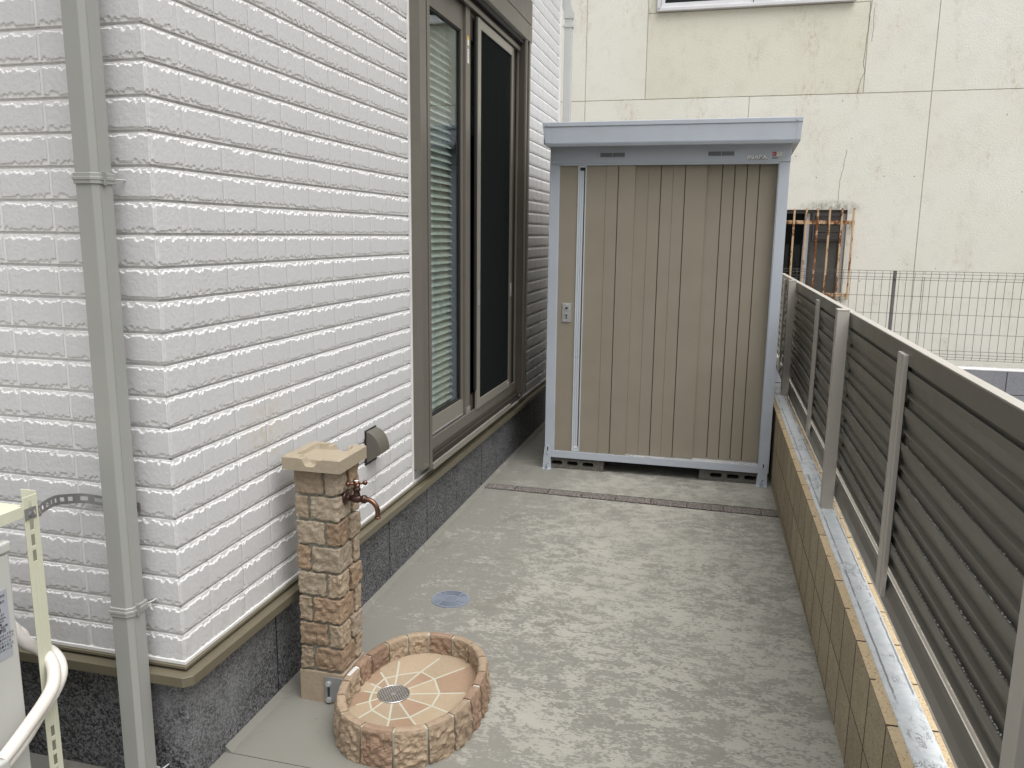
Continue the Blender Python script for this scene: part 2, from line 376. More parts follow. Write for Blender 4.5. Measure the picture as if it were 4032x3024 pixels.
def disc(cx, cy, cz, r, axis='y', n=16, t=.004, mb=None):
    mb = mb or MB()
    pr = [(math.cos(2*PI*k/n)*r, math.sin(2*PI*k/n)*r) for k in range(n)]
    if axis == 'y': return mb.prism([(cx+a, cz+b) for a, b in pr], 'y', cy, cy+t)
    if axis == 'x': return mb.prism([(cy+a, cz+b) for a, b in pr], 'x', cx, cx+t)
    return mb.prism([(cx+a, cy+b) for a, b in pr], 'z', cz, cz+t)
def text(name, s, mat, parent, size, origin, ux, uz, depth=.0006, align='LEFT', sx=1.0, bold=0.):
    cu = bpy.data.curves.new(name, 'FONT'); cu.body = s; cu.size = size; cu.extrude = depth/2; cu.align_x = align; cu.offset = bold
    ob = bpy.data.objects.new(name+'_src', cu); COL.objects.link(ob)
    dg = bpy.context.evaluated_depsgraph_get(); me = bpy.data.meshes.new_from_object(ob.evaluated_get(dg))
    bpy.data.objects.remove(ob)
    ux = Vector(ux); uz = Vector(uz); un = ux.cross(uz)
    M = Matrix((ux*sx, uz, un)).transposed().to_4x4(); M.translation = Vector(origin); me.transform(M)
    me.materials.clear(); me.materials.append(MT[mat]); o = bpy.data.objects.new(name, me); COL.objects.link(o)
    if parent is not None: o.parent = parent
    return o
# value noise (numpy)
rngs = np.random.RandomState(7); LAT = rngs.rand(64, 64, 64)
def vnoise(p):
    p = np.asarray(p, float); i = np.floor(p).astype(int); f = p-i; f = f*f*(3-2*f); out = 0
    for dx in (0, 1):
        for dy in (0, 1):
            for dz in (0, 1):
                w = (f[..., 0] if dx else 1-f[..., 0])*(f[..., 1] if dy else 1-f[..., 1])*(f[..., 2] if dz else 1-f[..., 2])
                out = out+w*LAT[(i[..., 0]+dx) % 64, (i[..., 1]+dy) % 64, (i[..., 2]+dz) % 64]
    return out
def fbm(p, oct=3):
    s = 0; a = 1; t = 0; p = np.asarray(p, float)
    for k in range(oct): s = s+a*vnoise(p*(2**k)+17.3*k); t += a; a *= .5
    return s/t-.5
def rough_box(x0, x1, y0, y1, z0, z1, n=6, amp=.003, freq=60, rnd=.006, seed=0):
    """stone block: subdivided box with rounded arrises and a hewn face"""
    L = np.array([x1-x0, y1-y0, z1-z0]); c = np.array([x0+x1, y0+y1, z0+z1])/2
    ns = [max(2, int(round(n*l/L.max()))) + 1 for l in L]
    verts = {}; V = []; F = []
    def vid(k):
        if k not in verts: verts[k] = len(V); V.append(k)
        return verts[k]
    for ax in range(3):
        a, b = [i for i in range(3) if i != ax]
        for side in (0, ns[ax]-1):
            for i in range(ns[a]-1):
                for j in range(ns[b]-1):
                    q = []
                    for di, dj in ((0, 0), (1, 0), (1, 1), (0, 1)):
                        k = [0, 0, 0]; k[ax] = side; k[a] = i+di; k[b] = j+dj; q.append(vid(tuple(k)))
                    if (side == 0) ^ (ax == 1): q.reverse()
                    F.append(tuple(q))
    K = np.array(V, float)/(np.array(ns)-1)*2-1
    # crowd the grid towards the arrises
    K = np.sign(K)*np.abs(K)**.75
    P = K*L/2
    lim = L/2-rnd; q = np.clip(P, -lim, lim); d = P-q; ln = np.linalg.norm(d, axis=1, keepdims=True); ln[ln == 0] = 1
    P = q+d/ln*np.minimum(np.linalg.norm(d, axis=1, keepdims=True), rnd)
    nrm = P/np.abs(P/(L/2)).max(axis=1, keepdims=True).clip(1e-6); nrm = np.where(np.abs(P) > L/2-rnd-1e-6, np.sign(P), 0); nl = np.linalg.norm(nrm, axis=1, keepdims=True); nl[nl == 0] = 1
    W_ = P+c
    P = P+nrm/nl*(fbm((W_*freq)+seed*9.1, 3)[:, None]*2*amp)
    return P+c, F
def rough(name, mat, parent, *a, **k):
    P, F = rough_box(*a, **k); return MB().add(P.tolist(), F, False).build(name, mat, parent)
def fast_mesh(name, Vv, Ff, mat, mask=None):
    me = bpy.data.meshes.new(name); nv, nf = len(Vv), len(Ff)
    me.vertices.add(nv); me.vertices.foreach_set('co', np.asarray(Vv, np.float32).ravel())
    me.loops.add(nf*4); me.loops.foreach_set('vertex_index', np.asarray(Ff, np.int32).ravel())
    me.polygons.add(nf); me.polygons.foreach_set('loop_start', np.arange(nf, dtype=np.int32)*4)
    me.polygons.foreach_set('use_smooth', np.zeros(nf, bool)); me.update(calc_edges=True); me.materials.append(MT[mat])
    if mask is not None:
        at = me.attributes.new('chip', 'FLOAT', 'POINT'); at.data.foreach_set('value', np.asarray(mask, np.float32))
    return me
def in_view(p, mx=.04):
    q = mw.inverted() @ Vector(p)
    if q.z >= -.1: return None
    u = .5+(q.x/-q.z)*3198.5/4032; v = .5-(q.y/-q.z)*3198.5/3024
    return (u, v, -q.z) if -mx < u < 1+mx and -mx < v < 1+mx else None
rnd = random.Random(4)

# ================================================================ SETTING
tag(MB().add([(-150, -150, -.03), (150, -150, -.03), (150, 150, -.03), (-150, 150, -.03)], [(0, 1, 2, 3)]).build('ground', 'ground'), kind='structure')
slab = MB()
slab.prism([(-.5, .160), (1.72, .152), (1.72, 2.592), (-.02, 2.641), (-.5, 2.645)], 'z', -.02, 0)
slab.prism([(-.5, 2.742), (-.02, 2.739), (1.72, 2.722), (1.72, 5.05), (-.5, 5.05)], 'z', -.02, 0)
tag(slab.build('concrete_slab', 'concrete'), kind='structure')
ap = MB().prism([(-1.6, -3.2), (1.72, -3.2), (1.72, .1516), (-1.6, .1596)], 'z', -.02, -.0005)
tag(ap.build('concrete_path', 'concrete'), kind='structure')
edg = tag(empty('paver_strip', (-.02, 2.69, 0)), kind='structure')
x = -.013
for k in range(10):
    x1 = min(x+.1865, 1.618)
    if x1-x > .03:
        y0 = 2.646-.027*x; P = rough('paver', 'paver', edg, x, x1, y0+.002, y0+.088, -.03, .0035, n=8, amp=.0008, freq=90, rnd=.004, seed=k)
        P.matrix_parent_inverse = Matrix.Translation((-.02, 2.69, 0)).inverted()
    x += .191
jb = MB().prism([(-.013, 2.640), (1.70, 2.594), (1.70, 2.722), (-.013, 2.740)], 'z', -.02, -.006)
tag(jb.build('strip_bedding', 'joint_dark'), kind='structure')
# thin cement fillet where slab meets house
tag(MB().prism([(-.013, .0), (.006, .0), (-.013, .016)], 'y', .16, 4.5).build('cement_fillet', 'concrete'), kind='structure')

rg_ = random.Random(11); gb = MB()
for k in range(260):
    px_, py_ = rg_.uniform(.02, 1.60), rg_.uniform(.2, 3.05)
    if rg_.random() < .45: px_ = rg_.choice([.012+abs(rg_.gauss(0, .02)), 1.655-.0239*py_-abs(rg_.gauss(0, .025))])
    if (px_-.42)**2/.07+(py_-.49)**2/.13 < 1: continue
    r_ = rg_.uniform(.0010, .0026); a_ = rg_.uniform(0, 3)
    pts_ = [(px_+math.cos(a_+t_)*r_*rg_.uniform(.6, 1.3), py_+math.sin(a_+t_)*r_*rg_.uniform(.6, 1.3), .0004) for t_ in (0, 1.5, 3.1, 4.7)]
    gb.add(pts_+[(px_, py_, .0004+r_*.8)], [(0, 1, 4), (1, 2, 4), (2, 3, 4), (3, 0, 4)])
tag(gb.build('loose_grit', 'crack'), 'dark grit scattered over the concrete and gathered along both wall bases', 'grit', kind='stuff')

# ================================================================ HOUSE
house = thing('house', 'white house corner clad in split faced white siding bricks over a dark speckled foundation', 'house')
HY1 = 4.57
# structural walls behind the cladding (opening for the window y 1.60-3.42, z .40-2.60)
wl = MB()
BX = -.0115
wl.box(-.12, BX, .0, 1.60, .35, 3.6); wl.box(-.12, BX, 3.42, HY1, .35, 3.6)
wl.box(-.12, BX, 1.60, 3.42, 2.62, 3.6); wl.box(-.12, BX, 1.60, 3.42, .33, .40)
wl.box(-1.7, -.12, .0085, .12, .35, 3.6); wl.box(-1.7, -.12, HY1-.12, HY1-.01, .35, 3.6)
wb = wl.build('wall_backing', 'siding_joint', house)
bpy.data.objects.remove(wb)
wl = MB()
wl.box(-.12, BX, .0085, 1.60, .35, 3.6); wl.box(-.12, BX, 3.42, HY1-.01, .35, 3.6)
wl.box(-.12, BX, 1.601, 3.419, 2.62, 3.6); wl.box(-.12, BX, 1.601, 3.419, .33, .399)
wl.box(-1.7, -.121, .0085, .12, .35, 3.6); wl.box(-1.7, -.121, HY1-.12, HY1-.01, .35, 3.6)
wl.box(-1.7, -1.6, .121, HY1-.121, 0, 3.6)
wl.build('wall', 'siding_joint', house)
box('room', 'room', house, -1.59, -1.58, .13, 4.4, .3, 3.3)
box('roof_slab', 'siding_joint', house, -1.7, -.01, .01, HY1, 3.6, 3.66)

# --- siding bricks
HR = .0758; BL = .1503; Z0 = .352
def brick_height(U, Vv, L, H, seed, end0=True, end1=True, amp=1.0):
    """U along 0..L, V 0..H -> outward offset (m); chipped upper and lower arris"""
    s = seed*13.7
    nb = lambda k, f: vnoise(np.stack([U*f+s, np.full_like(U, k+.5), np.full_like(U, s % 31)], -1))
    rs_ = np.random.RandomState(seed+1); h = np.zeros_like(U); dt = H-Vv; db = Vv
    fine = fbm(np.stack([U*190+s, Vv*190, np.full_like(U, s)], -1), 3)
    msk = np.zeros_like(U)
    for dd, n_, D in ((dt, 17, .0062), (db, 15, .0052)):
        base = .0036+.0030*nb(3. if D > .006 else 6., 90.)+.0060*np.clip(nb(11. if D > .006 else 14., 22.)-.45, 0, 1)
        r_ = np.clip((base-dd)/base, 0, 1); h = np.minimum(h, -r_**.7*D*.8); msk = np.maximum(msk, r_ > 0)
        for k in range(n_):
            cx_ = (k+rs_.rand())/n_*L; ru = rs_.uniform(.005, .0125); rv = rs_.uniform(.007, .0155) if rs_.rand() < .65 else rs_.uniform(.004, .008)
            q = ((U-cx_)/ru)**2+((dd+.0005)/rv)**2
            h = np.minimum(h, -D*np.sqrt(np.clip(1-q, 0, 1))*rs_.uniform(.65, 1.)); msk = np.maximum(msk, q < 1)
    h += np.where(msk > 0, fine*.0032, fine*.0005)
    brick_height.mask = msk
    e = .0045+.003*nb(9., 60.)
    for en, dd in ((end0, U), (end1, L-U)):
        if en: h -= np.clip((e-dd)/e, 0, 1)*.0009
    # arris fall-off to the joint
    return h
def brick_grid(L, nu, nv, seed, u_of=None, end0=True, end1=True):
    gap = .0030; H = HR-2*gap
    u = np.linspace(0, L, nu+1); v = H*(.5-.5*np.cos(np.linspace(0, 1, nv+1)*PI))*.55+np.linspace(0, H, nv+1)*.45
    U, V_ = np.meshgrid(u, v, indexing='ij'); h = brick_height(U, V_, L, H, seed, end0, end1)
    # add a skirt ring that drops into the joint
    Ue = np.pad(U, 1, mode='edge'); Ve = np.pad(V_, 1, mode='edge'); he = np.pad(h, 1, mode='edge')
    he[0, :] = he[-1, :] = -.0042; he[:, 0] = he[:, -1] = -.0125
    F = []; m = Ve.shape[1]
    for i in range(Ue.shape[0]-1):
        for j in range(m-1): F.append((i*m+j, (i+1)*m+j, (i+1)*m+j+1, i*m+j+1))
    brick_grid.mask = np.pad(brick_height.mask.astype(float), 1, mode='edge').ravel()
    return Ue.ravel(), Ve.ravel()+gap, he.ravel(), np.array(F)
def right_brick(L, nu, nv, seed):      # local: y along wall, z up, x outwards; origin at lower near corner
    U, V_, h, F = brick_grid(L, nu, nv, seed); return np.stack([h, U, V_], 1), F, brick_grid.mask
def front_brick(L, nu, nv, seed):      # local: x along, z up, -y outwards
    U, V_, h, F = brick_grid(L, nu, nv, seed); return np.stack([U, -h, V_], 1), F, brick_grid.mask
def corner_brick(A, B, nu, nv, seed):  # wraps the corner; origin at the arris
    U, V_, h, F = brick_grid(A+B, nu, nv, seed)
    t = U-A; wgt = np.clip(-t/.002, 0, 1)
    X = np.where(t < 0, t, 0.); Y = np.where(t > 0, t, 0.)
    cx = np.abs(t) < .004
    X = X+np.where((t > 0) | cx, h-.0012*cx, 0); Y = Y-np.where((t < 0) | cx, h-.0012*cx, 0)
    return np.stack([X, Y, V_], 1), F, brick_grid.mask
GAPV = .0016
NV = 10
hiR = [right_brick(BL-2*GAPV, 56, 26, 10+i) for i in range(NV)]; loR = [right_brick(BL-2*GAPV, 26, 13, 40+i) for i in range(6)]
hiF = [front_brick(BL-2*GAPV-.0045, 56, 26, 70+i) for i in range(NV)]; loF = [front_brick(BL-2*GAPV-.0045, 20, 10, 90+i) for i in range(4)]
hiC = [corner_brick(.126-.0045, .12-.003, 88, 26, 120+i) for i in range(NV)]
items = []      # (kind, origin, hi, lo, idx, size)
rows = int((3.55-Z0)/HR)
for r in range(rows):
    z = Z0+r*HR
    items.append(('C', (0, 0, z), hiC, hiC))
    for k in range(9): items.append(('F', (-.126-BL*(k+1)+GAPV, 0, z), hiF, loF))
    y = .12
    while y < HY1-.02:
        L = BL; y1 = y+L
        inwin = (z+HR > .40 and z < 2.86)
        if inwin and y1 > 1.553 and y < 3.47:
            if y < 1.55-.02 and y1 > 1.553: items.append(('P', (0, y+GAPV, z), 1.553-y, None))
            elif y < 3.47 and y1 > 3.47+.02: items.append(('P', (0, 3.472, z), y1-3.472, None))
        elif y1 > HY1: items.append(('P', (0, y+GAPV, z), HY1-y, None))
        else: items.append(('R', (0, y+GAPV, z), hiR, loR))
        y = y1
scored = []
for n_, it in enumerate(items):
    q = in_view((it[1][0]+(.05 if it[0] != 'F' else .07)*0, it[1][1]+.05, it[1][2]+.03))
    hidden = (it[1][0] < -.43 and it[1][2] < .6)
    s_ = None if q is None or hidden else (1/q[2])
    if s_ is not None and it[1][1] > 3.4: s_ *= .35
    scored.append((s_ if s_ is not None else -1, n_))
scored.sort(reverse=True); picked = set(n_ for s_, n_ in scored[:300] if s_ > 0)
mesh_cache = {}; inv = set(i for i, it in enumerate(items) if in_view(it[1], .06))
SV, SF, SM, off = [], [], [], 0
for n_, it in enumerate(items):
    kind, o_, hi, lo = it
    if kind == 'P':
        L = hi; g = right_brick(max(.01, L-2*GAPV), max(4, int(30*L/BL)), 13, 200+n_ % 9); key = ('P', n_)
    else:
        i = rnd.randrange(len(hi)); near = n_ in picked or in_view(o_, .15)
        src = hi if n_ in picked else lo
        i = i % len(src); g = src[i]; key = (kind, id(src), i)
    if n_ in picked:
        if key not in mesh_cache: mesh_cache[key] = fast_mesh('brick', g[0], g[1], 'siding', g[2])
        o = bpy.data.objects.new('brick', mesh_cache[key]); COL.objects.link(o); o.location = o_; o.parent = house
    else:
        SM.append(g[2]); SV.append(g[0]+np.array(o_)); SF.append(g[1]+off); off += len(g[0])
me = fast_mesh('siding_bricks', np.concatenate(SV), np.concatenate(SF), 'siding', np.concatenate(SM))
o = bpy.data.objects.new('siding_bricks', me); COL.objects.link(o); o.parent = house; o['kind'] = 'stuff'
# shallow vertical joints between the bricks of a course
jb_ = MB()
for r in range(rows):
    z = Z0+r*HR; za, zb = z+.0041, z+HR-.0041
    for (a, c) in ([(.004, 1.553), (3.473, HY1-.02)] if (z+HR > .40 and z < 2.86) else [(.004, HY1-.02)]):
        jb_.box(-.0084, -.0030, a, c, za, zb)
    jb_.box(-1.47, -.004, .0030, .0084, za, zb)
jb_.build('vertical_joints', 'siding_joint', house)
# rear corner trim and sealant beside window
box('corner_trim', 'siding_joint', house, -.02, .008, HY1-.028, HY1+.012, .35, 3.6, .003)
box('sealant_strip', 'siding_joint', house, -.006, .0035, 1.554, 1.569, .352, 2.95, .0015)
box('sealant_strip', 'siding_joint', house, -.006, .0035, 3.457, 3.471, .352, 2.56, .0015)
# --- foundation, one panel per formwork bay
fy = [.447+.4385*k for k in range(-1, 11)]; fy[0] = .0125
for a, b in zip(fy[:-1], fy[1:]):
    if a > HY1: break
    b = min(b, HY1-.01)
    if b-a < .05: break
    x0 = -.10
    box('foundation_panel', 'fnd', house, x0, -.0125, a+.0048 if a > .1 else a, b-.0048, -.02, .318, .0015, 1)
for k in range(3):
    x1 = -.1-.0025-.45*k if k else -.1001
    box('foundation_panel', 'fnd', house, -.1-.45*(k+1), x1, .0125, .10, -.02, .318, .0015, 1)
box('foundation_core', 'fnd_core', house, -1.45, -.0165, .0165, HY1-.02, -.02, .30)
# --- flashing: starter trim + drip, chamfered at the corner
def corner_band(name, mat, off_, ch, z0, z1, slope=0., inner=-.006):
    def ring(o2, z, c): return [(-1.5, -o2, z), (o2-c, -o2, z), (o2, -o2+c, z), (o2, HY1+.0, z)]
    def rin(z): return [(-1.5, -inner, z), (inner, -inner, z), (inner, -inner, z), (inner, HY1, z)]
    A = ring(off_, z0, ch); B = ring(off_, z1-slope, ch); C_ = rin(z1); D = rin(z0)
    vs = A+B+C_+D; fs = []
    for i in range(3):
        for r_ in range(4):
            a = r_*4+i; b = ((r_+1) % 4)*4+i; fs.append((a, a+1, b+1, b))
    fs += [(0, 4, 8, 12), (3, 15, 11, 7)]
    return fixn(MB().add(vs, fs).build(name, mat, house, .0008, 1))
corner_band('drip_flashing', 'flash', .034, .020, .307, .337, .004)
corner_band('starter_trim', 'flash', .010, .0005, .3425, .3505, .001)
corner_band('siding_edge', 'siding_joint', .0035, .0005, .3508, .3605, .001)

# --- window (part of the house) with its pieces
win = box('sliding_window', 'bronze', house, -.10, -.001, 1.60, 1.63, .40, 2.60)      # near jamb of the frame
wm = MB(); wm.box(-.10, -.001, 3.39, 3.42, .40, 2.60); wm.box(-.10, -.001, 1.63, 3.39, .399, .44); wm.box(-.10, -.001, 1.63, 3.39, 2.56, 2.60)
wm.box(-.006, .003, 1.63, 3.325, .44, .497); wm.box(-.010, .003, 3.325, 3.39, .44, 2.56)
def sub(name, mat, *a, bev=.0008):
    return box(name, mat, win, *a, bev, 1)
wm.build('outer_frame', 'bronze', win, .001, 1)
sub('shutter_rail', 'bronze', .0005, .046, 1.569, 1.640, .413, 2.60)
sub('shutter_rail', 'bronze_dk', .0005, .034, 1.640, 1.655, .413, 2.60)
sub('shutter_rail', 'bronze', .0005, .0455, 1.655, 1.684, .395, 2.60)
sub('shutter_rail', 'bronze_dk', .0035, .040, 3.335, 3.352, .42, 2.56)
sub('shutter_rail', 'bronze', .0035, .045, 3.352, 3.372, .42, 2.56)
sub('shutter_rail', 'black', .0035, .012, 3.372, 3.425, .42, 2.56)
sub('shutter_rail', 'bronze', .0005, .046, 3.425, 3.456, .413, 2.56)
sub('sill_ledge', 'bronze_lt', .0005, .050, 1.686, 3.24, .384, .392)
sub('sill_ledge', 'bronze_lt', .040, .050, 1.686, 3.05, .392, .412)
sub('sill_track', 'black', .0005, .037, 1.686, 3.33, .392, .402)
sub('sill_track', 'bronze_dk', .012, .018, 1.686, 3.33, .402, .422)
sub('sill_track', 'bronze_dk', .0035, .008, 1.686, 3.33, .402, .437)
# left sash, meeting stile
sub('sash_rail', 'bronze_lt', -.045, -.020, 1.66, 2.33, .486, .581)
sub('sash_rail', 'bronze', -.045, -.020, 1.66, 2.33, 2.375, 2.50)
sub('sash_stile', 'bronze', -.045, -.018, 2.292, 2.322, .5812, 2.3748)
sub('sash_stile', 'bronze', -.045, -.020, 1.63, 1.70, .5812, 2.3748)
sub('meeting_stile', 'bronze', -.040, -.006, 2.326, 2.395, .475, 2.50)
sub('meeting_stile', 'black', -.040, -.012, 2.395, 2.425, .475, 2.50)  # black strip painted where the dark gap beside the stile is
sub('track_rail', 'silver', -.020, -.016, 1.64, 2.315, .497, .503)
sub('stile_foot', 'bronze_lt', -.0055, -.001, 2.328, 2.393, .497, .530)
disc(-.001, 2.360, .517, .004, 'x', 10, .002).build('screw_head', 'screw', win)
sub('glass_seal', 'black', -.042, -.024, 1.70, 2.292, .5812, .590)
sub('glass_seal', 'black', -.042, -.024, 2.283, 2.2919, .590, 2.366)
sub('glass_seal', 'black', -.042, -.024, 1.70, 2.292, 2.366, 2.3748)
box('glass_pane', 'glass', win, -.034, -.031, 1.70, 2.283, .590, 2.366)
# right sash + screen
box('glass_pane', 'glass_dark', win, -.030, -.027, 2.47, 3.30, .50, 2.50)
sub('sash_rail', 'bronze_dk', -.035, -.015, 2.426, 3.325, .480, .575)
sub('sash_rail', 'bronze_dk', -.035, -.015, 2.426, 3.325, 2.36, 2.50)
sub('sash_stile', 'bronze_dk', -.035, -.015, 3.09, 3.325, .575, 2.36)
sub('screen_frame', 'bronze_lt', -.004, .010, 2.478, 2.529, .492, 2.475)
sub('screen_frame', 'black', -.004, .006, 2.455, 2.478, .60, 2.475)
sub('screen_frame', 'bronze', -.004, .008, 3.150, 3.192, .4985, 2.475)
sub('screen_frame', 'bronze_lt', -.004, .008, 2.529, 3.150, .492, .540)
sub('screen_frame', 'bronze_lt', -.004, .008, 2.529, 3.150, 2.430, 2.475)
sub('screen_catch', 'silver', .008, .012, 3.160, 3.180, 1.05, 1.13)
sub('screen_catch', 'silver', .010, .013, 2.495, 2.507, 1.05, 1.13)
sub('screen_catch', 'bronze_lt', .0082, .014, 3.10, 3.145, .500, .528)
box('insect_screen', 'screen', win, .000, .0008, 2.529, 3.150, .540, 2.430)
# stickers on the meeting stile
sub('warning_sticker', 'orange_print', -.0059, -.0054, 2.350, 2.375, 2.345, 2.362)
sub('warning_sticker', 'white_print', -.0059, -.0054, 2.350, 2.375, 2.236, 2.345)
for zz in (2.312, 2.304): sub('sticker_print', 'ink', -.0054, -.0051, 2.352, 2.373, zz, zz+.005)
for zz in (2.29, 2.275, 2.26): sub('sticker_print', 'grey_label', -.0054, -.0051, 2.354, 2.370, zz, zz+.004)
# head and shutter box
sub('shutter_head', 'bronze_dk', -.045, .0005, 1.63, 3.33, 2.505, 2.559)
sub('shutter_head', 'bronze', -.004, .012, 1.69, 3.33, 2.490, 2.512)
sub('shutter_head', 'black', .013, .030, 1.69, 3.42, 2.53, 2.56)
sub('shutter_box', 'bronze', .0006, .0475, 1.500, 1.6855, 2.601, 2.6545, bev=.001)
fb = MB().prism([(.030, 2.555), (.048, 2.562), (.048, 2.655), (.030, 2.655)], 'y', 1.686, 3.475).build('shutter_box', 'bronze', win, .001, 1)
sub('shutter_box', 'bronze_dk', .0006, .0445, 1.50, 3.472, 2.6552, 2.6608)
sub('shutter_box', 'bronze', .0006, .048, 1.500, 3.475, 2.661, 2.80, bev=.001)
sub('shutter_box', 'bronze', .0006, .030, 1.500, 3.475, 2.80, 2.86)
disc(.0, 1.605, .43, .0045, 'x', 10, .0475).build('screw_head', 'screw', win)
# venetian blind behind the left pane
bl = MB(); z = .60
while z < 2.42:
    bl.add([(-.098, 1.63, z+.018), (-.088, 1.63, z+.004), (-.072, 1.63, z-.014), (-.098, 2.32, z+.018), (-.088, 2.32, z+.004), (-.072, 2.32, z-.014)], [(0, 1, 4, 3), (1, 2, 5, 4)], True); z += .0345
bl.build('blind_slats', 'blind', win)['kind'] = 'stuff'
bc = MB()
for yy in (1.80, 2.13): bc.tube([(-.070, yy, .6), (-.070, yy, 2.45)], .0008, 5)
bc.build('blind_cord', 'white_pvc', win)
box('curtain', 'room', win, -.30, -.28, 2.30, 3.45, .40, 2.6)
box('blind_back', 'blind', win, -.119, -.110, 1.64, 2.33, .45, 2.55)
rebase(house, (0, 0, 0))

# ================================================================ wall-mounted pieces
vh = thing('vent_hood', 'bronze quarter-round vent hood on the white wall just behind the stone water column', 'vent hood')
arc = [(.0, .572), (.060, .614)]+[(.0015+.0585*math.sin(a), .614+.082*math.cos(a)) for a in np.linspace(PI/2-.08, 0.0, 12)]+[(.0, .696)]
h_ = fixn(MB().prism(arc, 'y', 1.085, 1.172).build('hood', 'hood_bronze', vh, .0012, 1))
box('flange', 'black', vh, .0005, .004, 1.0795, 1.178, .568, .700)
rebase(vh, (0, 1.13, .572))
# downpipe
def clamp(parent, z, h=.024):
    b = MB(); e = .0035
    pr = [(-.13-e, -.025), (-.13-e, -.086-e), (-.088+.001, -.086-e), (-.078+e, -.075-.001), (-.078+e, -.025)]
    b.prism(pr, 'z', z, z+h); cl = fixn(b.build('pipe_clamp', 'vinyl_grey', parent, .0012, 1))
    b = MB(); e = .005; pr = [(-.13-e, -.03), (-.13-e, -.086-e), (-.088+.001, -.086-e), (-.078+e, -.075-.001), (-.078+e, -.03)]
    b.prism(pr, 'z', z+h*.35, z+h*.65); o = fixn(b.build('clamp_rib', 'vinyl_grey', cl, .0008, 1))
    box('clamp_latch', 'vinyl_seam', cl, -.0795, -.071, -.067, -.058, z-.003, z+h+.003, .001, 1)
    MB().tube([(-.078, -.028, z+h*.5), (-.074, -.012, z+h*.5), (-.072, .003, z+h*.5)], .0020, 8).build('clamp_bolt', 'vinyl_pale', cl)
dp = thing('downpipe', 'grey-green square rainwater downpipe running up the left house wall in the foreground', 'downpipe')
pr = [(-.13, -.034), (-.13, -.086), (-.088, -.086), (-.078, -.075), (-.078, -.034)]
fixn(MB().prism(pr, 'z', -.003, 3.6).build('pipe', 'vinyl_grey', dp, .0015, 2))
box('pipe_seam', 'vinyl_seam', dp, -.0781, -.0777, -.0720, -.0712, 0, 3.6)
for z in (1.521, .505, .045): clamp(dp, z)
rebase(dp, (-.10, -.06, 0))
# rear downpipe with its elbow
rd = thing('rear_downpipe', 'slim pale grey downpipe with an elbow at the far house corner above the shed', 'downpipe')
b = MB(); b.prism([(.022, 4.605), (.077, 4.605), (.077, 4.655), (.022, 4.655)], 'z', -.02, 2.985)
b.build('pipe', 'vinyl_pale', rd, .003, 2)
b = MB(); prof = [((.016, 2.975), (.083, 2.975)), ((.015, 3.025), (.084, 3.025)), ((-.005, 3.085), (.062, 3.105)), ((-.045, 3.16), (.022, 3.18)), ((-.07, 3.30), (-.003, 3.30)), ((-.07, 3.7), (-.003, 3.7))]
vs = []; fs = []
for (a, c) in prof: vs += [(a[0], 4.60, a[1]), (c[0], 4.60, c[1]), (c[0], 4.66, c[1]), (a[0], 4.66, a[1])]
for i in range(len(prof)-1):
    for k in range(4): fs.append((i*4+k, i*4+(k+1) % 4, i*4+4+(k+1) % 4, i*4+4+k))
fs += [(3, 2, 1, 0), tuple(len(vs)-4+k for k in range(4))]
fixn(b.add(vs, fs).build('elbow', 'vinyl_pale', rd, .002, 1))
b = MB().box(.014, .085, 4.600, 4.66, 2.915, 2.935); b.tube([(.018, 4.62, 2.924), (-.02, 4.58, 2.922)], .003, 8); b.build('pipe_clamp', 'vinyl_pale', rd, .002, 1)
rebase(rd, (.05, 4.63, 0))

# ================================================================ air conditioner, rack, strap, hoses
ac = thing('air_conditioner', 'white outdoor air conditioner unit with a printed warning label, at the left edge', 'air conditioner')
box('casing', 'ac', ac, -.95, -.150, -.63, -.330, .12, .762, .006, 3)
box('lid', 'ac', ac, -.955, -.1465, -.634, -.3265, .763, .787, .005, 3)
box('rating_label', 'grey_label', ac, -.1502, -.1492, -.470, -.3475, .540, .690, .0003, 1)
ux, uz = (0, 1, 0), (0, 0, 1)
LX = -.1490
text('label_print', '警告', 'ink', ac, .0105, (LX, -.3790, .5995), ux, uz, .0003)
text('label_print', '▲', 'ink', ac, .008, (LX, -.3900, .5990), ux, uz, .0003)
text('label_print', '32', 'ink', ac, .012, (LX, -.3770, .645), ux, uz, .0003)
text('label_print', '(PS)E  JET', 'ink', ac, .0065, (LX, -.3850, .635), ux, uz, .0003)
lines = ['電源 単相100V 50/60Hz', '定格電流 室外機 R32', '冷媒封入量 圧縮機', '設計圧力 高圧側 低圧側', '製造番号 機外静圧']
for k, s_ in enumerate(lines): text('label_print', s_, 'ink', ac, .0058, (LX, -.4150, .628-.0062*k), ux, uz, .0003)
lines = ['感電注意 電源を切ってから', '点検整備 資格者が行うこと', '絶対に取り外さないこと', '可燃性ガスに注意すること', '運転中 手を入れないこと']
for k, s_ in enumerate(lines): text('label_print', s_, 'ink', ac, .0062, (LX, -.4170, .590-.0078*k), ux, uz, .0003)
text('label_print', '室外機 形名', 'ink', ac, .006, (LX, -.385, .675), ux, uz, .0003)
text('label_print', '冷房 暖房 能力', 'ink', ac, .006, (LX, -.395, .663), ux, uz, .0003)
box('pipe_cover', 'ac', ac, -.1495, -.085, -.520, -.437, .30, .373, .006, 3)
for sx in (-.88, -.22): box('foot', 'black', ac, sx-.05, sx+.05, -.62, -.34, -.003, .12)
rebase(ac, (-.55, -.48, 0))
rk = thing('equipment_rack', 'cream slotted steel angle rack standing round the air conditioner', 'rack')
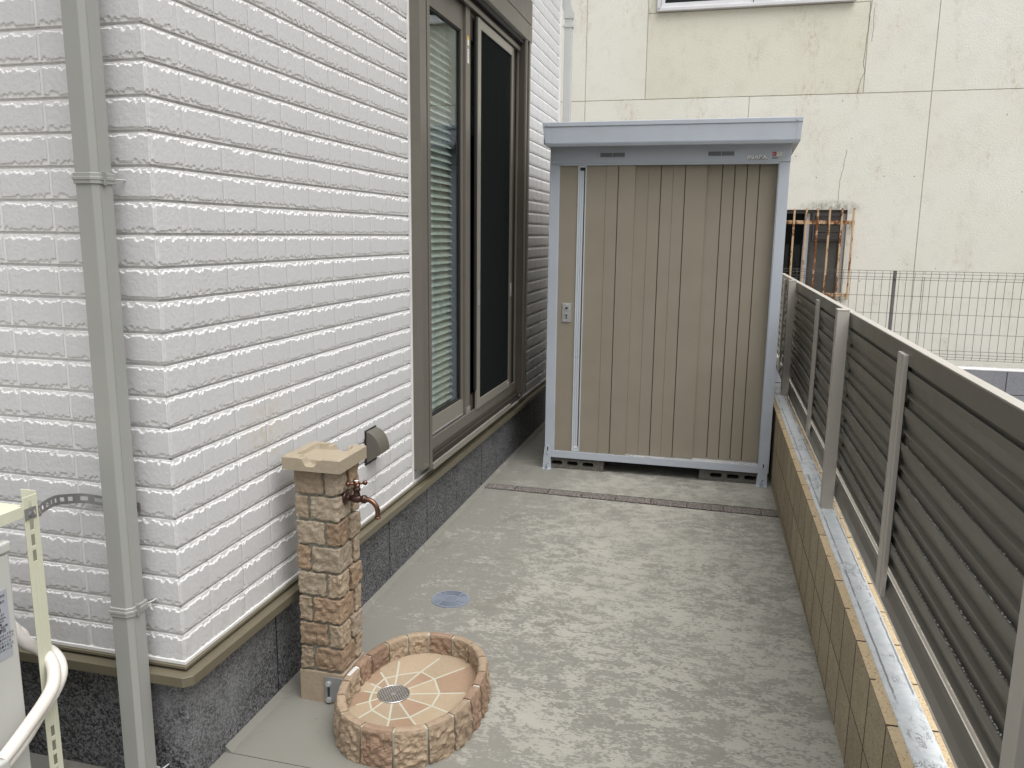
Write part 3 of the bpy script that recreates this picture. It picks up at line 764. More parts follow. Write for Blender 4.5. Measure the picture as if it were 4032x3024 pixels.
def slotted(mb, x, y0, y1, z0, z1, slots):   # plate in plane x, slots list of (za,zb)
    w = (y1-y0); a = y0+w*.33; b_ = y0+w*.60
    mb.box(x-.002, x, y0, a, z0, z1); mb.box(x-.002, x, b_, y1, z0, z1)
    z = z0
    for za, zb in slots: mb.box(x-.0019, x-.0001, a, b_, z, za); z = zb
    mb.box(x-.0019, x-.0001, a, b_, z, z1)
sl_ = [(.10+.0*k, .125) for k in range(0)]
zs = []
for base in (.170, .205, .240, .275, .311, .42, .729, .7645, .800, .838):
    zs.append((base-.012, base+.013))
zs = sorted(zs)
b = MB(); slotted(b, -.150, -.285, -.248, -.003, .864, zs)
b.box(-.190, -.1522, -.250, -.248, -.003, .870)
b.build('upright', 'cream_steel', rk, .0006, 1)
b = MB(); slotted(b, -.150, -.96, -.925, -.003, .864, zs); b.build('upright', 'cream_steel', rk, .0006, 1)
b = MB(); b.box(-.153, -.151, -.93, -.283, .820, .846); b.box(-.185, -.153, -.93, -.287, .844, .846)
b.build('side_beam', 'cream_steel', rk, .0008, 1)
b = MB(); b.box(-.92, -.190, -.252, -.2505, .802, .834); b.box(-.92, -.190, -.285, -.252, .8325, .834)
b.build('rear_beam', 'cream_steel', rk, .0008, 1)
bo = MB()
for k in range(6): pass
disc(-.1500, -.2700, .824, .0085, 'x', 20, .0025, bo)
disc(-.1475, -.2700, .824, .0062, 'x', 6, .004, bo); bo.build('bolt', 'galv', rk, .0006, 1)
rebase(rk, (-.17, -.266, 0))
# perforated strap from the bolt to the wall
sp = thing('perforated_strap', 'curved perforated metal strap tying the rack to the wall behind the downpipe', 'strap')
ctrl = [(-.1485, -.285, .826), (-.1490, -.262, .826), (-.157, -.238, .820), (-.176, -.214, .816), (-.204, -.166, .808), (-.236, -.110, .795), (-.248, -.060, .781), (-.238, -.025, .772), (-.205, -.0085, .764), (-.165, -.0050, .760), (-.125, -.0045, .757), (-.094, -.0040, .755)]
def spline(pts, n):
    P = [Vector(p) for p in pts]; P = [P[0]*2-P[1]]+P+[P[-1]*2-P[-2]]; out = []
    for i in range(1, len(P)-2):
        for k in range(n):
            t = k/n; a, b_, c, d = P[i-1:i+3]
            out.append(.5*((2*b_)+(c-a)*t+(2*a-5*b_+4*c-d)*t*t+(3*b_-a-3*c+d)*t**3))
    out.append(P[-2]); return out
path = spline(ctrl, 8); w = .0125
acc = [0]
for i in range(1, len(path)): acc.append(acc[-1]+(path[i]-path[i-1]).length)
b = MB()
for i in range(len(path)-1):
    p, q = path[i], path[i+1]; d = (q-p).normalized(); up = Vector((0, 0, 1)); nn = d.cross(up).normalized()*.0009
    ph = (acc[i] % .034); hole = .009 < ph < .027
    segs = [(-w, -w*.42), (w*.42, w)] if hole else [(-w, w)]
    for a0, a1 in segs:
        vs = [p+up*a0+nn, q+up*a0+nn, q+up*a1+nn, p+up*a1+nn, p+up*a0-nn, q+up*a0-nn, q+up*a1-nn, p+up*a1-nn]
        b.add(vs, [(0, 1, 2, 3), (7, 6, 5, 4), (0, 4, 5, 1), (3, 2, 6, 7), (0, 3, 7, 4), (1, 5, 6, 2)])
b.build('strap', 'strap', sp)
disc(-.104, -.0055, .756, .004, 'y', 10, -.003).build('wall_screw', 'dark_screw', sp)
rebase(sp, (-.15, -.27, .82))
# lagged pipes
hz = thing('lagged_pipe', 'pair of white taped refrigerant pipes looping past the rack upright', 'pipe')
ha = [(-.62, -.12, .46), (-.45, -.13, .47), (-.33, -.165, .475), (-.27, -.205, .482), (-.215, -.235, .490), (-.175, -.232, .484), (-.148, -.236, .466), (-.130, -.252, .444), (-.122, -.285, .418), (-.115, -.335, .395), (-.108, -.385, .370), (-.105, -.440, .348)]
hb = [(-.62, -.14, .49), (-.45, -.15, .50), (-.33, -.185, .502), (-.27, -.225, .506), (-.215, -.252, .506), (-.178, -.252, .498), (-.140, -.262, .474), (-.118, -.285, .444), (-.108, -.320, .424), (-.104, -.365, .402), (-.102, -.405, .383), (-.100, -.445, .366)]
for pts in (ha, hb):
    pth = spline(pts, 12); rr = [.0140+.0002*math.sin(i*2.3) for i in range(len(pth))]
    MB().tube(pth, rr, 16).build('taped_pipe', 'hose', hz)
rebase(hz, (-.12, -.28, .42))

# ================================================================ STORAGE SHED
sh = thing('storage_shed', 'taupe and silver metal storage shed standing on breeze blocks at the end of the yard', 'shed')
X0, X1 = .245, 1.568; YF = 3.14; YB = 4.42  # unseen rear set further back so the shed shades the siding
def shb(name, mat, *a, bev=.0015, seg=2): return box(name, mat, sh, *a, bev, seg)
for xa, xb in ((X0, .300), (1.513, X1)):
    shb('corner_post', 'shed_frame', xa, xb, YF, YF+.05, .072, 1.822)
shb('post_lip', 'shed_frame', .300, .3035, YF+.004, YF+.02, .118, 1.812, bev=0)
shb('post_lip', 'shed_frame', 1.5085, 1.513, YF+.004, YF+.06, .118, 1.812, bev=0)
shb('base_rail', 'shed_frame', .280, 1.533, YF+.001, YF+.08, .072, .1155)
for k, (yy, zz) in enumerate(((YF+.016, .1215), (YF+.036, .1245), (YF+.056, .1275))):
    shb('door_track', 'silver', .735 if k == 0 else 1.12, 1.512, yy, yy+.003, .1156, zz, bev=0)
shb('door_track', 'silver', .300, 1.512, YF+.003, YF+.006, .1156, .1190, bev=0)
shb('lit_rail_top', 'white_pvc', .739, 1.1135, YF+.0065, YF+.030, .1157, .1170, bev=0)  # white plate paints the brightly lit top of the base rail
shb('lit_rail_top', 'white_pvc', 1.1340, 1.5085, YF+.0065, YF+.053, .1157, .1170, bev=0)
def leaf(name, xs, y, depth, edges, label=None, z0=.119, z1=1.818):
    """sheet-steel leaf folded with narrow vertical grooves"""
    xa, xb = xs; g = MB(); prof = [(xa, y+.022), (xa, y)]
    for gx, w_, d_ in edges: prof += [(gx-w_/2, y), (gx-w_/2+.0005, y+d_), (gx+w_/2-.0005, y+d_), (gx+w_/2, y)]
    prof += [(xb, y), (xb, y+.022)]
    g.prism(prof, 'z', z0, z1); o = fixn(g.build(name, 'shed_tan', sh)); 
    for gx, w_, d_ in edges:
        if w_ > .004: box('groove_shade', 'shed_dark', o, gx-w_/2+.0007, gx+w_/2-.0007, y+d_*.45, y+d_-.0002, z0+.001, z1-.001)  # dark strip lines the groove, its shade put into colour
    if label: o['label'] = label
    return o
W1 = .0028; W2 = .0055
d1 = leaf('door_leaf', (.304, .4105), YF+.008, 0, [], 'front door leaf with lock and handle strip')
leaf('door_leaf', (.459, .738), YF+.008, 0, [(.572, W1, .003), (.642, W2, .006)])
leaf('door_leaf', (.722, 1.133), YF+.031, 0, [(.812, W1, .003), (.881, W2, .006), (.948, W1, .003), (1.015, W2, .006)])
leaf('door_leaf', (1.115, 1.510), YF+.054, 0, [(1.216, W2, .005), (1.283, W2, .005), (1.349, W2, .006), (1.414, W2, .006)])
# handle strip
hsx = MB()
hsx.box(.411, .4165, YF+.002, YF+.02, .1195, 1.817); hsx.box(.4535, .4585, YF+.002, YF+.02, .1195, 1.817)
hsx.box(.4165, .4535, YF+.004, YF+.02, .1195, .140); hsx.box(.4165, .4535, YF+.004, YF+.02, 1.802, 1.817)
hsx.box(.4165, .4535, YF+.014, YF+.02, .140, 1.802)
for a in (.4235, .4345): hsx.box(a, a+.005, YF+.007, YF+.014, .1402, 1.8018)
hs_ = hsx.build('handle_strip', 'shed_bright', sh, .0008, 1)
box('grip_groove', 'shed_dark', hs_, .445, .4500, YF+.0115, YF+.0139, .1405, 1.8015)
box('end_cap', 'black', hs_, .4235, .4480, YF+.003, YF+.008, 1.786, 1.8019)
box('end_cap', 'white_pvc', hs_, .4235, .4480, YF+.003, YF+.008, .1405, .152)
# lock
lk = box('lock_plate', 'silver', sh, .334, .388, YF+.003, YF+.008, .909, 1.022, .002, 2)
disc(.361, YF+.0005, .992, .019, 'y', 24, .003).build('lock_cylinder', 'chrome', lk, .0008, 2)
disc(.361, YF-.001, .992, .0075, 'y', 16, .002).build('keyhole', 'dark_screw', lk)
box('cylinder_bar', 'chrome', lk, .343, .379, YF-.0005, YF+.0006, .989, .995)
disc(.361, YF+.0005, .949, .012, 'y', 20, .003).build('push_button', 'chrome', lk, .0006, 2)
disc(.360, YF-.001, .948, .0065, 'y', 16, .002).build('button_hole', 'dark_screw', lk)
box('indicator_slot', 'dark_screw', lk, .356, .367, YF+.002, YF+.0032, .930, .935)
# header, roof
hd = shb('header_panel', 'shed_frame', X0+.002, X1+.002, YF-.004, YF+.05, 1.823, 1.926)
shb('header_lip', 'shed_frame', .300, 1.5125, YF-.002, YF+.02, 1.8125, 1.8228, bev=.001)
for xa in (.521, 1.118):
    v = box('vent_grille', 'shed_frame', hd, xa, xa+.174, YF-.008, YF-.0045, 1.850, 1.888, .001, 1)
    box('vent_recess', 'dark_screw', hd, xa+.017, xa+.155, YF-.0090, YF-.0081, 1.857, 1.880)
    for k in range(5): box('vent_slat', 'shed_frame', hd, xa+.018, xa+.154, YF-.0104, YF-.0091, 1.8590+k*.0046, 1.8602+k*.0046)
    box('vent_mullion', 'shed_frame', hd, xa+.0855, xa+.0875, YF-.011, YF-.0091, 1.858, 1.880)
text('letters_and_shade', 'INABA', 'ink', sh, .0300, (1.3440, YF-.0050, 1.8345), (1, 0, 0), (0, 0, 1), .002, sx=1.18, bold=.0016)  # black copy set lower paints the letters' shadow and dark reflection
tx = text('letters_and_shade', 'INABA', 'white_pvc', sh, .0300, (1.3425, YF-.0065, 1.8365), (1, 0, 0), (0, 0, 1), .004, sx=1.18, bold=.0012)  # white front paints the bright reflection of the chrome
stp = box('brand_sticker', 'white_print', sh, 1.4735, 1.524, YF-.0048, YF-.0042, 1.8535, 1.8745)
box('sticker_square', 'red_print', stp, 1.4735, 1.4935, YF-.0051, YF-.0048, 1.8535, 1.8745)
text('sticker_letters', '旧', 'white_print', stp, .012, (1.4765, YF-.0053, 1.8590), (1, 0, 0), (0, 0, 1), .0003)
text('sticker_letters', 'B', 'ink', stp, .013, (1.4835, YF-.0055, 1.8590), (1, 0, 0), (0, 0, 1), .0003)
text('sticker_letters', 'INABA\nSTORAGE', 'grey_label', stp, .0055, (1.4955, YF-.0052, 1.8665), (1, 0, 0), (0, 0, 1), .0003)
npl = box('model_plate', 'grey_label', sh, 1.470, 1.521, YF-.0048, YF-.0042, 1.836, 1.8495)
text('model_letters', 'NXN', 'ink', npl, .0125, (1.473, YF-.0053, 1.8385), (1, 0, 0), (0, 0, 1), .0003)
box('plate_field', 'ac', npl, 1.501, 1.519, YF-.0051, YF-.0048, 1.8385, 1.847)
RY = 3.04
def trap(xa0, xa1, xb0, xb1, y0, y1, z0, z1, y0t=None):
    y0t = y0 if y0t is None else y0t
    vs = [(xa0, y0, z0), (xa1, y0, z0), (xa1, y1, z0), (xa0, y1, z0), (xb0, y0t, z1), (xb1, y0t, z1), (xb1, y1, z1), (xb0, y1, z1)]
    return MB().add(vs, [(0, 3, 2, 1), (4, 5, 6, 7), (0, 1, 5, 4), (1, 2, 6, 5), (2, 3, 7, 6), (3, 0, 4, 7)])
trap(.236, 1.6015, .2225, 1.609, RY, RY+.02, 1.928, 2.015, RY-.003).build('roof_fascia', 'shed_frame', sh, .001, 1)
trap(.2215, 1.611, .219, 1.6125, RY-.007, RY+.02, 2.0155, 2.041, RY-.007).build('roof_edge', 'shed_frame', sh, .003, 2)
trap(.244, 1.596, .238, 1.6005, RY+.004, RY+.02, 1.909, 1.9265, RY-.004).build('fascia_foot', 'shed_frame', sh, .002, 2)
# end pieces
for a0, a1, b0, b1 in ((.2352, .262, .2215, .250), (1.578, 1.6022, 1.586, 1.6098)):
    trap(a0, a1, b0, b1, RY-.0015, RY+.01, 1.9285, 2.0148, RY-.0042).build('fascia_end', 'shed_frame', sh, .0006, 1)
rs = MB()
vs = [(.222, RY+.02, 1.925), (1.608, RY+.02, 1.925), (1.60, YB+.06, 1.86), (.228, YB+.06, 1.86), (.222, RY+.02, 2.030), (1.608, RY+.02, 2.030), (1.60, YB+.06, 1.955), (.228, YB+.06, 1.955)]
rs.add(vs, [(0, 3, 2, 1), (4, 5, 6, 7), (0, 1, 5, 4), (1, 2, 6, 5), (2, 3, 7, 6), (3, 0, 4, 7)]); rs.build('roof_panel', 'shed_frame', sh, .002, 1)
sc = MB()
for xx, zz, yy in ((.248, 2.027, RY-.0105), (1.583, 2.028, RY-.0105), (.268, 1.848, YF-.0085), (1.545, 1.849, YF-.0085)): disc(xx, yy, zz, .0065, 'y', 12, .004, sc)
sc.build('screw_head', 'shed_frame', sh, .001, 1)
# body sheets
shb('side_panel', 'shed_tan', X0+.004, X0+.012, YF+.05, YB, .10, 1.90, bev=0)
shb('side_panel', 'shed_tan', X1-.012, X1-.004, YF+.05, YB, .10, 1.90, bev=0)
shb('back_panel', 'shed_tan', X0, X1, YB, YB+.01, .10, 1.86, bev=0)
shb('floor_panel', 'shed_frame', X0+.01, X1-.01, YF+.08, YB-.01, .085, .10, bev=0)
# anchor feet
def foot(xc0, xc1, xt0, xt1, zt):
    f = MB(); prof = [(xc0, .002), (xc1, .002), (xt1, zt-.012), (xt1-.006, zt), (xt0+.006, zt), (xt0, zt-.012)]
    f.prism(prof, 'y', YF-.006, YF-.0035)
    f.prism([(xc0, YF-.006), (xc0+.008, YF-.034), (xc1-.012, YF-.034), (xc1, YF-.022), (xc1, YF-.006)], 'z', .0005, .003)
    o = fixn(f.build('anchor_foot', 'shed_frame', sh, .0006, 1)); m = (xc0+xc1)/2-.001; t = (xt0+xt1)/2
    disc(t+.001, YF-.0105, zt-.046, .0065, 'y', 14, .0045).build('foot_bolt', 'shed_frame', o, .001, 1)
    box('foot_slot', 'dark_screw', o, t-.001, t+.006, YF-.0068, YF-.0062, zt-.030, zt-.009)
    box('foot_slot', 'dark_screw', o, t-.006, t+.006, YF-.0068, YF-.0062, zt-.0385, zt-.0365)
    a = MB().tube([(m, YF-.019, .003), (m, YF-.019, .034)], .0035, 10); disc(m, YF-.019, .003, .009, 'z', 6, .007, a); disc(m, YF-.019, .0035, .012, 'z', 16, .0015, a)
    a.build('anchor_bolt', 'screw', o)
    box('foot_slot', 'dark_screw', o, m+.002, m+.011, YF-.0068, YF-.0062, .032, .0345)
foot(.2335, .2885, .2445, .2795, .146); foot(1.5015, 1.5655, 1.515, 1.556, .140)
rebase(sh, (.907, 3.14, 0))
# breeze blocks under the shed
def breeze(label, x0, x1, y0, y1, n=4, phase=0.):
    t = thing('breeze_block', label, 'concrete block', group='grey breeze blocks under the shed')
    # slab top and bottom with webs between oval cores
    z0, z1 = 0.001, .0715; L = x1-x0; b = MB(); pitch = .0972; hw = .0345; hh = .0135; zc = .0345
    cs = [x0+phase+pitch*k for k in range(n)]
    def oval(c):
        pts = []
        for k in range(9): a = PI/2+PI*k/8; pts.append((c-hw+hh+math.cos(a)*hh, zc+math.sin(a)*hh))
        for k in range(9): a = -PI/2+PI*k/8; pts.append((c+hw-hh+math.cos(a)*hh, zc+math.sin(a)*hh))
        return pts
    cs = [c for c in cs if x0+.02 < c < x1+.03]
    import bmesh
    bm = bmesh.new()
    outer = [(x0, z0), (x1, z0), (x1, z1), (x0, z1)]
    loops = [outer]+[oval(c) for c in cs if c+hw < x1-.004 and c-hw > x0+.004]
    for lp in loops:
        vs = [bm.verts.new((p[0], y0, p[1])) for p in lp]
        for i in range(len(vs)): bm.edges.new((vs[i], vs[(i+1) % len(vs)]))
    bmesh.ops.triangle_fill(bm, use_beauty=True, edges=bm.edges[:], normal=(0, -1, 0))
    r = bmesh.ops.extrude_face_region(bm, geom=bm.faces[:]); bmesh.ops.translate(bm, vec=(0, y1-y0, 0), verts=[g for g in r['geom'] if isinstance(g, bmesh.types.BMVert)])
    bmesh.ops.recalc_face_normals(bm, faces=bm.faces)
    me = bpy.data.meshes.new('block_body'); bm.to_mesh(me); bm.free(); me.materials.append(MT['cmu'])
    o = bpy.data.objects.new('block_body', me); COL.objects.link(o); o.parent = t
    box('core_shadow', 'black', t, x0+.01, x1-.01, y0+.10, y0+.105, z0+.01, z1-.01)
    rebase(t, ((x0+x1)/2, y0, 0)); return t
breeze('breeze block showing three oval holes under the left front corner of the shed', .255, .608, 3.16, 3.35, 4, .0635)
breeze('breeze block with oval holes under the right front corner of the shed', 1.178, 1.53, 3.16, 3.35, 5, .0)

# ================================================================ MANHOLE COVER
mh = thing('inspection_cover', 'small round blue-grey inspection cover with concentric rings set in the concrete', 'manhole cover')
MC = (.282, 1.234)
disc(MC[0], MC[1], -.01, .0765, 'z', 48, .0125).build('frame_ring', 'manhole', mh, .001, 1)
disc(MC[0], MC[1], .0026, .0715, 'z', 48, .0012).build('lid', 'manhole', mh, .0005, 1)
b = MB()
for r_ in (.064, .0545, .045, .0355):
    for k in range(40):
        if (k+int(r_*1000)) % 10 == 0: continue
        a0 = 2*PI*k/40; a1 = 2*PI*(k+1)/40
        b.prism([(MC[0]+math.cos(a0)*(r_-.002), MC[1]+math.sin(a0)*(r_-.002)), (MC[0]+math.cos(a0)*(r_+.002), MC[1]+math.sin(a0)*(r_+.002)),
                 (MC[0]+math.cos(a1)*(r_+.002), MC[1]+math.sin(a1)*(r_+.002)), (MC[0]+math.cos(a1)*(r_-.002), MC[1]+math.sin(a1)*(r_-.002))], 'z', .0038, .0066)
for i in range(-2, 3):
    for j in range(-2, 3):
        if i*i+j*j <= 6: b.box(MC[0]+i*.010-.003, MC[0]+i*.010+.003, MC[1]+j*.010-.003, MC[1]+j*.010+.003, .0038, .0058)
b.build('tread_pattern', 'manhole', mh)
rebase(mh, (*MC, 0))

# ================================================================ WATER COLUMN
wc = thing('water_column', 'slender sandy stone-faced water column with a cast tray top against the white wall', 'water column')
CX0, CX1, CY0, CY1 = .066, .2045, .449, .583
box('mortar_core', 'grout_dk', wc, CX0+.0085, CX1-.0085, CY0+.0085, CY1-.0085, .09, .745)
rowz = [.104, .183, .262, .345, .424, .507, .585, .663, .742]
g = .0085
for r_ in range(8):
    z0, z1 = rowz[r_]+g/2, rowz[r_+1]-g/2; A = (r_ % 2 == 1)
    xs = CX0+(.098 if A else .047)*.965; ys = CY0+(.062 if A else .088); xb = CX0+(.06 if A else .085); yl = CY0+(.07 if A else .05)
    ms = ['st_a', 'st_b', 'st_c']
    pick = [(1, 0), (0, 1), (1, 0), (0, 2), (2, 1), (1, 2), (2, 0), (2, 0)][r_]
    dxr = [0, .004, .001, .005, .0, .005, .0, .003][r_]
    def st(x0, x1, y0, y1, m, sd_):
        rough('stone', ms[m], wc, x0, x1, y0, y1, z0, z1, n=18, amp=.0066, freq=66, rnd=.0045, seed=sd_)
    st(CX0, xs-g/2, CY0, yl, pick[1] if r_ != 2 else 0, r_*5+1)
    st(xs+g/2, CX1+dxr*.4, CY0-.001, ys, pick[0], r_*5+2)
    st(xb, CX1+.003+dxr, ys+g, CY1, [0, 2, 0, 1, 0, 0, 0, 1][r_], r_*5+3)
    st(CX0, xb-g, yl+g, CY1, 0, r_*5+4)
bs = MB().box(.0585, .2065, .4505, .600, -.003, .100); bs.build('base_block', 'base', wc, .003, 2)
box('base_shelf', 'base', wc, .2067, .2180, .47, .60, -.003, .094, .003, 2)
# tray cap
def tray():
    x0, x1, y0, y1, z0, z1 = .045, .228, .420, .603, .744, .784
    b = MB(); rimw = .026; fl = .766; nx = 40
    # perimeter wall as columns so the round notches read
    def wallbox(xa, xb, ya, yb, zt): b.box(xa, xb, ya, yb, fl, zt)
    b.box(x0, x1, y0, y1, z0, fl)
    def notch(t, centres, r=.017):
        z = z1
        for c in centres:
            d = abs(t-c)
            if d < r: z = min(z, z1-.002-math.sqrt(max(0, r*r-d*d))*1.05)
            if d < r+.012: z = min(z, z1-.0035 if d < r+.012 else z)
        return max(z, fl+.0002)
    for i in range(nx):
        a = x0+(x1-x0)*i/nx; c = x0+(x1-x0)*(i+1)/nx; m = (a+c)/2
        wallbox(a, c, y0, y0+rimw, notch(m, [.128])); wallbox(a, c, y1-rimw, y1, notch(m, [.128, .168], .012))
    for i in range(nx):
        a = y0+rimw+(y1-y0-2*rimw)*i/nx; c = y0+rimw+(y1-y0-2*rimw)*(i+1)/nx; m = (a+c)/2
        wallbox(x0, x0+rimw, a, c, notch(m, [])); wallbox(x1-rimw, x1, a, c, z1)
    return b
import bmesh
def tray_cap():
    x0, x1, y0, y1, z0, z1 = .045, .228, .420, .603, .744, .785
    n = 60; X = np.linspace(x0, x1, n+1); Y = np.linspace(y0, y1, n+1); XX, YY = np.meshgrid(X, Y, indexing='ij')
    e = np.minimum.reduce([XX-x0, x1-XX, YY-y0, y1-YY])
    # inner well with cut corners
    wellx = np.minimum(XX-(x0+.027), (x1-.027)-XX); welly = np.minimum(YY-(y0+.030), (y1-.025)-YY); wd = np.minimum(wellx, welly)
    cut = np.minimum.reduce([wd, (wellx+welly-.012)*.75])
    Z = z1-np.clip(cut/.004, 0, 1)*.016
    Z -= np.clip((.004-e)/.004, 0, 1)*.004                                   # chamfered arris
    c2 = np.minimum.reduce([(XX-x0)+(YY-y0), (x1-XX)+(YY-y0), (XX-x0)+(y1-YY), (x1-XX)+(y1-YY)])
    # three round rests through the rims: front, rear and left
    for (cx_, ax, lim, rr) in ((.134, 'x', 'f', .0225), (.152, 'x', 'b', .023)):
        d = np.abs(XX-cx_); dep = np.where(d < rr, .007+np.sqrt(np.clip(rr*rr-d*d, 0, None))*1.0, np.where(d < rr+.014, .0055, 0))
        side = (YY < y0+.034) if lim == 'f' else (YY > y1-.030)
        Z = np.where(side, np.minimum(Z, z1-dep), Z)
    Z = np.maximum(Z, z1-.0275)
    V1 = np.stack([XX, YY, Z], -1).reshape(-1, 3); m = n+1; F = []
    for i in range(n):
        for j in range(n): F.append((i*m+j, (i+1)*m+j, (i+1)*m+j+1, i*m+j+1))
    V = V1.tolist(); base = len(V)
    ring = [(i, 0) for i in range(m)]+[(n, j) for j in range(1, m)]+[(i, n) for i in range(n-1, -1, -1)]+[(0, j) for j in range(n-1, 0, -1)]
    for (i, j) in ring: V.append((X[i], Y[j], z0))
    k = len(ring)
    for a in range(k):
        i, j = ring[a]; i2, j2 = ring[(a+1) % k]; F.append((i*m+j, base+a, base+(a+1) % k, i2*m+j2))
    F.append(tuple(base+a for a in range(k)))
    o = MB().add(V, F).build('tray_cap', 'cap', wc); fixn(o); return o
tray_cap()
# bracket plate with bolts
pl = box('bracket_plate', 'galv', wc, .142, .2045, .4465, .4500, .008, .089, .0006, 1)
box('bracket_slot', 'dark_screw', pl, .153, .161, .4460, .4464, .014, .070)
for zz in (.067, .014):
    b = disc(.157, .4395, zz, .0075, 'y', 6, .0065); disc(.157, .4455, zz, .0095, 'y', 16, .001, b); b.build('hex_bolt', 'silver', pl, .0006, 1)
rebase(wc, (.135, .516, 0))
# faucet
fc = thing('faucet', 'aged copper garden tap with a cross handle on the side of the stone column', 'tap')
FY, FZ = .500, .648; FX = .209
def lathe_x(mb, prof, y, z, n=20):   # prof (x, r)
    vs = [(x_, y+math.cos(2*PI*k/n)*r_, z+math.sin(2*PI*k/n)*r_) for x_, r_ in prof for k in range(n)]
    fs = [(i*n+k, (i+1)*n+k, (i+1)*n+(k+1) % n, i*n+(k+1) % n) for i in range(len(prof)-1) for k in range(n)]
    return mb.add(vs, fs, True)
def lathe_z(mb, prof, x, y, n=20):
    vs = [(x+math.cos(2*PI*k/n)*r_, y+math.sin(2*PI*k/n)*r_, z_) for z_, r_ in prof for k in range(n)]
    fs = [(i*n+k, i*n+(k+1) % n, (i+1)*n+(k+1) % n, (i+1)*n+k) for i in range(len(prof)-1) for k in range(n)]
    return mb.add(vs, fs, True)
b = MB(); lathe_x(b, [(FX-.012, .0), (FX-.012, .0212), (FX-.001, .0215), (FX+.002, .019), (FX+.004, .010), (FX+.008, .0085)], FY, FZ); fixn(b.build('wall_flange', 'copper_dk', fc))
b = MB(); lathe_x(b, [(FX+.003, .0085), (FX+.014, .0080), (FX+.018, .0105), (FX+.026, .0130), (FX+.038, .0125), (FX+.044, .0095), (FX+.050, .009), (FX+.0505, .0128), (FX+.060, .0125), (FX+.0605, .010), (FX+.064, .009)], FY, FZ)
lathe_z(b, [(FZ+.004, .011), (FZ+.016, .0100), (FZ+.019, .0085), (FZ+.024, .0085), (FZ+.0245, .0115), (FZ+.032, .0115), (FZ+.034, .0075), (FZ+.038, .0045), (FZ+.041, .004)], FX+.032, FY); fixn(b.build('valve_body', 'copper_dk', fc))
b = MB(); a = []
for k in range(13):
    t = k/12*R(100); a.append((FX+.064+.034*math.sin(t)*1.0, FY, FZ-.036*(1-math.cos(t))+.0))
a.append((a[-1][0]-.0005, FY, a[-1][2]-.010)); a = [(FX+.056, FY, FZ+.0)]+a
b.tube(a, [.0078]+[.0074]*13+[.0074], 14); tip = a[-1]
lathe_z(b, [(tip[2]-.003, .0), (tip[2]-.003, .0092), (tip[2]+.002, .0092), (tip[2]+.003, .0075)], tip[0], FY); fixn(b.build('spout', 'copper', fc))
hx, hzz = FX+.032, FZ+.0465
b = MB(); lathe_z(b, [(hzz-.009, .0), (hzz-.009, .0075), (hzz-.004, .010), (hzz+.004, .0095), (hzz+.0075, .0075), (hzz+.008, .0)], hx, FY)
for k in range(4):
    an = k*PI/2+R(32); dxx, dyy = math.cos(an), math.sin(an)
    pr_ = [(.006, .0045), (.013, .0035), (.018, .0036), (.021, .0062), (.0255, .0076), (.030, .0062), (.0325, .0012)]
    b.tube([(hx+dxx*q, FY+dyy*q, hzz) for q, _ in pr_], [w_ for _, w_ in pr_], 12)
fixn(b.build('cross_handle', 'copper', fc))
disc(hx, FY, hzz+.0078, .0062, 'z', 16, .0012).build('index_button', 'white_pvc', fc)
rebase(fc, (FX, FY, FZ))

# ================================================================ BASIN
bn = thing('stone_basin', 'low oval basin ringed with sand and terracotta blocks in front of the water column', 'basin')
BCX, BCY, BA, BB, EN = .4205, .492, .2085, .285, 2.3
def sup(a, off_=0., A=BA, B=BB):
    c, s_ = math.cos(a), math.sin(a)
    x_ = math.copysign(abs(c)**(2/EN), c); y_ = math.copysign(abs(s_)**(2/EN), s_)
    nx, ny = math.copysign(abs(x_)**(EN-1), x_)/A, math.copysign(abs(y_)**(EN-1), y_)/B; l = math.hypot(nx, ny)
    return BCX+A*x_+nx/l*off_, BCY+B*y_+ny/l*off_
def inv_angle(x_, y_):
    u, v = (x_-BCX)/BA, (y_-BCY)/BB; return math.atan2(math.copysign(abs(v)**(EN/2), v), math.copysign(abs(u)**(EN/2), u))
JP = [(.296,.722),(.369,.753),(.455,.755),(.531,.723),(.587,.653),(.612,.568),(.611,.493),(.610,.419),(.597,.333),(.547,.259),(.465,.222),(.375,.222),(.295,.262),(.242,.338),(.233,.415),(.233,.491),(.233,.563),(.245,.657)]
ang = sorted([inv_angle(*p) for p in JP]); ang.append(ang[0]+2*PI)
def ringmesh(angs, prof, closed=False, seed=0, amp=0.):
    vs = []; m = len(prof); fs = []
    for a in angs:
        for (o_, z_, k_) in prof:
            x_, y_ = sup(a, o_); vs.append((x_, y_, z_, a, k_))
    A = np.array(vs); P = A[:, :3].copy()
    if amp:
        nz = fbm(np.stack([P[:, 0]*72+seed*3.3, P[:, 1]*72, P[:, 2]*80], -1), 3)
        for i in range(len(P)):
            a = A[i, 3]; x0_, y0_ = sup(a, 0); x1_, y1_ = sup(a, .01); nx, ny = (x1_-x0_)/.01, (y1_-y0_)/.01
            d = nz[i]*2*amp*A[i, 4]; P[i, 0] += nx*d; P[i, 1] += ny*d; P[i, 2] += nz[i]*amp*.35*(P[i, 2] > .09)
    n = len(angs)
    for i in range(n-1 if not closed else n):
        for j in range(m): fs.append((i*m+j, ((i+1) % n)*m+j, ((i+1) % n)*m+(j+1) % m, i*m+(j+1) % m))
    if not closed: fs += [tuple(range(m-1, -1, -1)), tuple((n-1)*m+j for j in range(m))]
    return P.tolist(), fs
full = [2*PI*k/90 for k in range(90)]
P, F = ringmesh(full, [(-.006, -.005, 0), (-.006, .1045, 0), (-.0255, .1045, 0), (-.0255, .02, 0)], True)
fixn(MB().add(P, F).build('rim_grout', 'grout', bn))
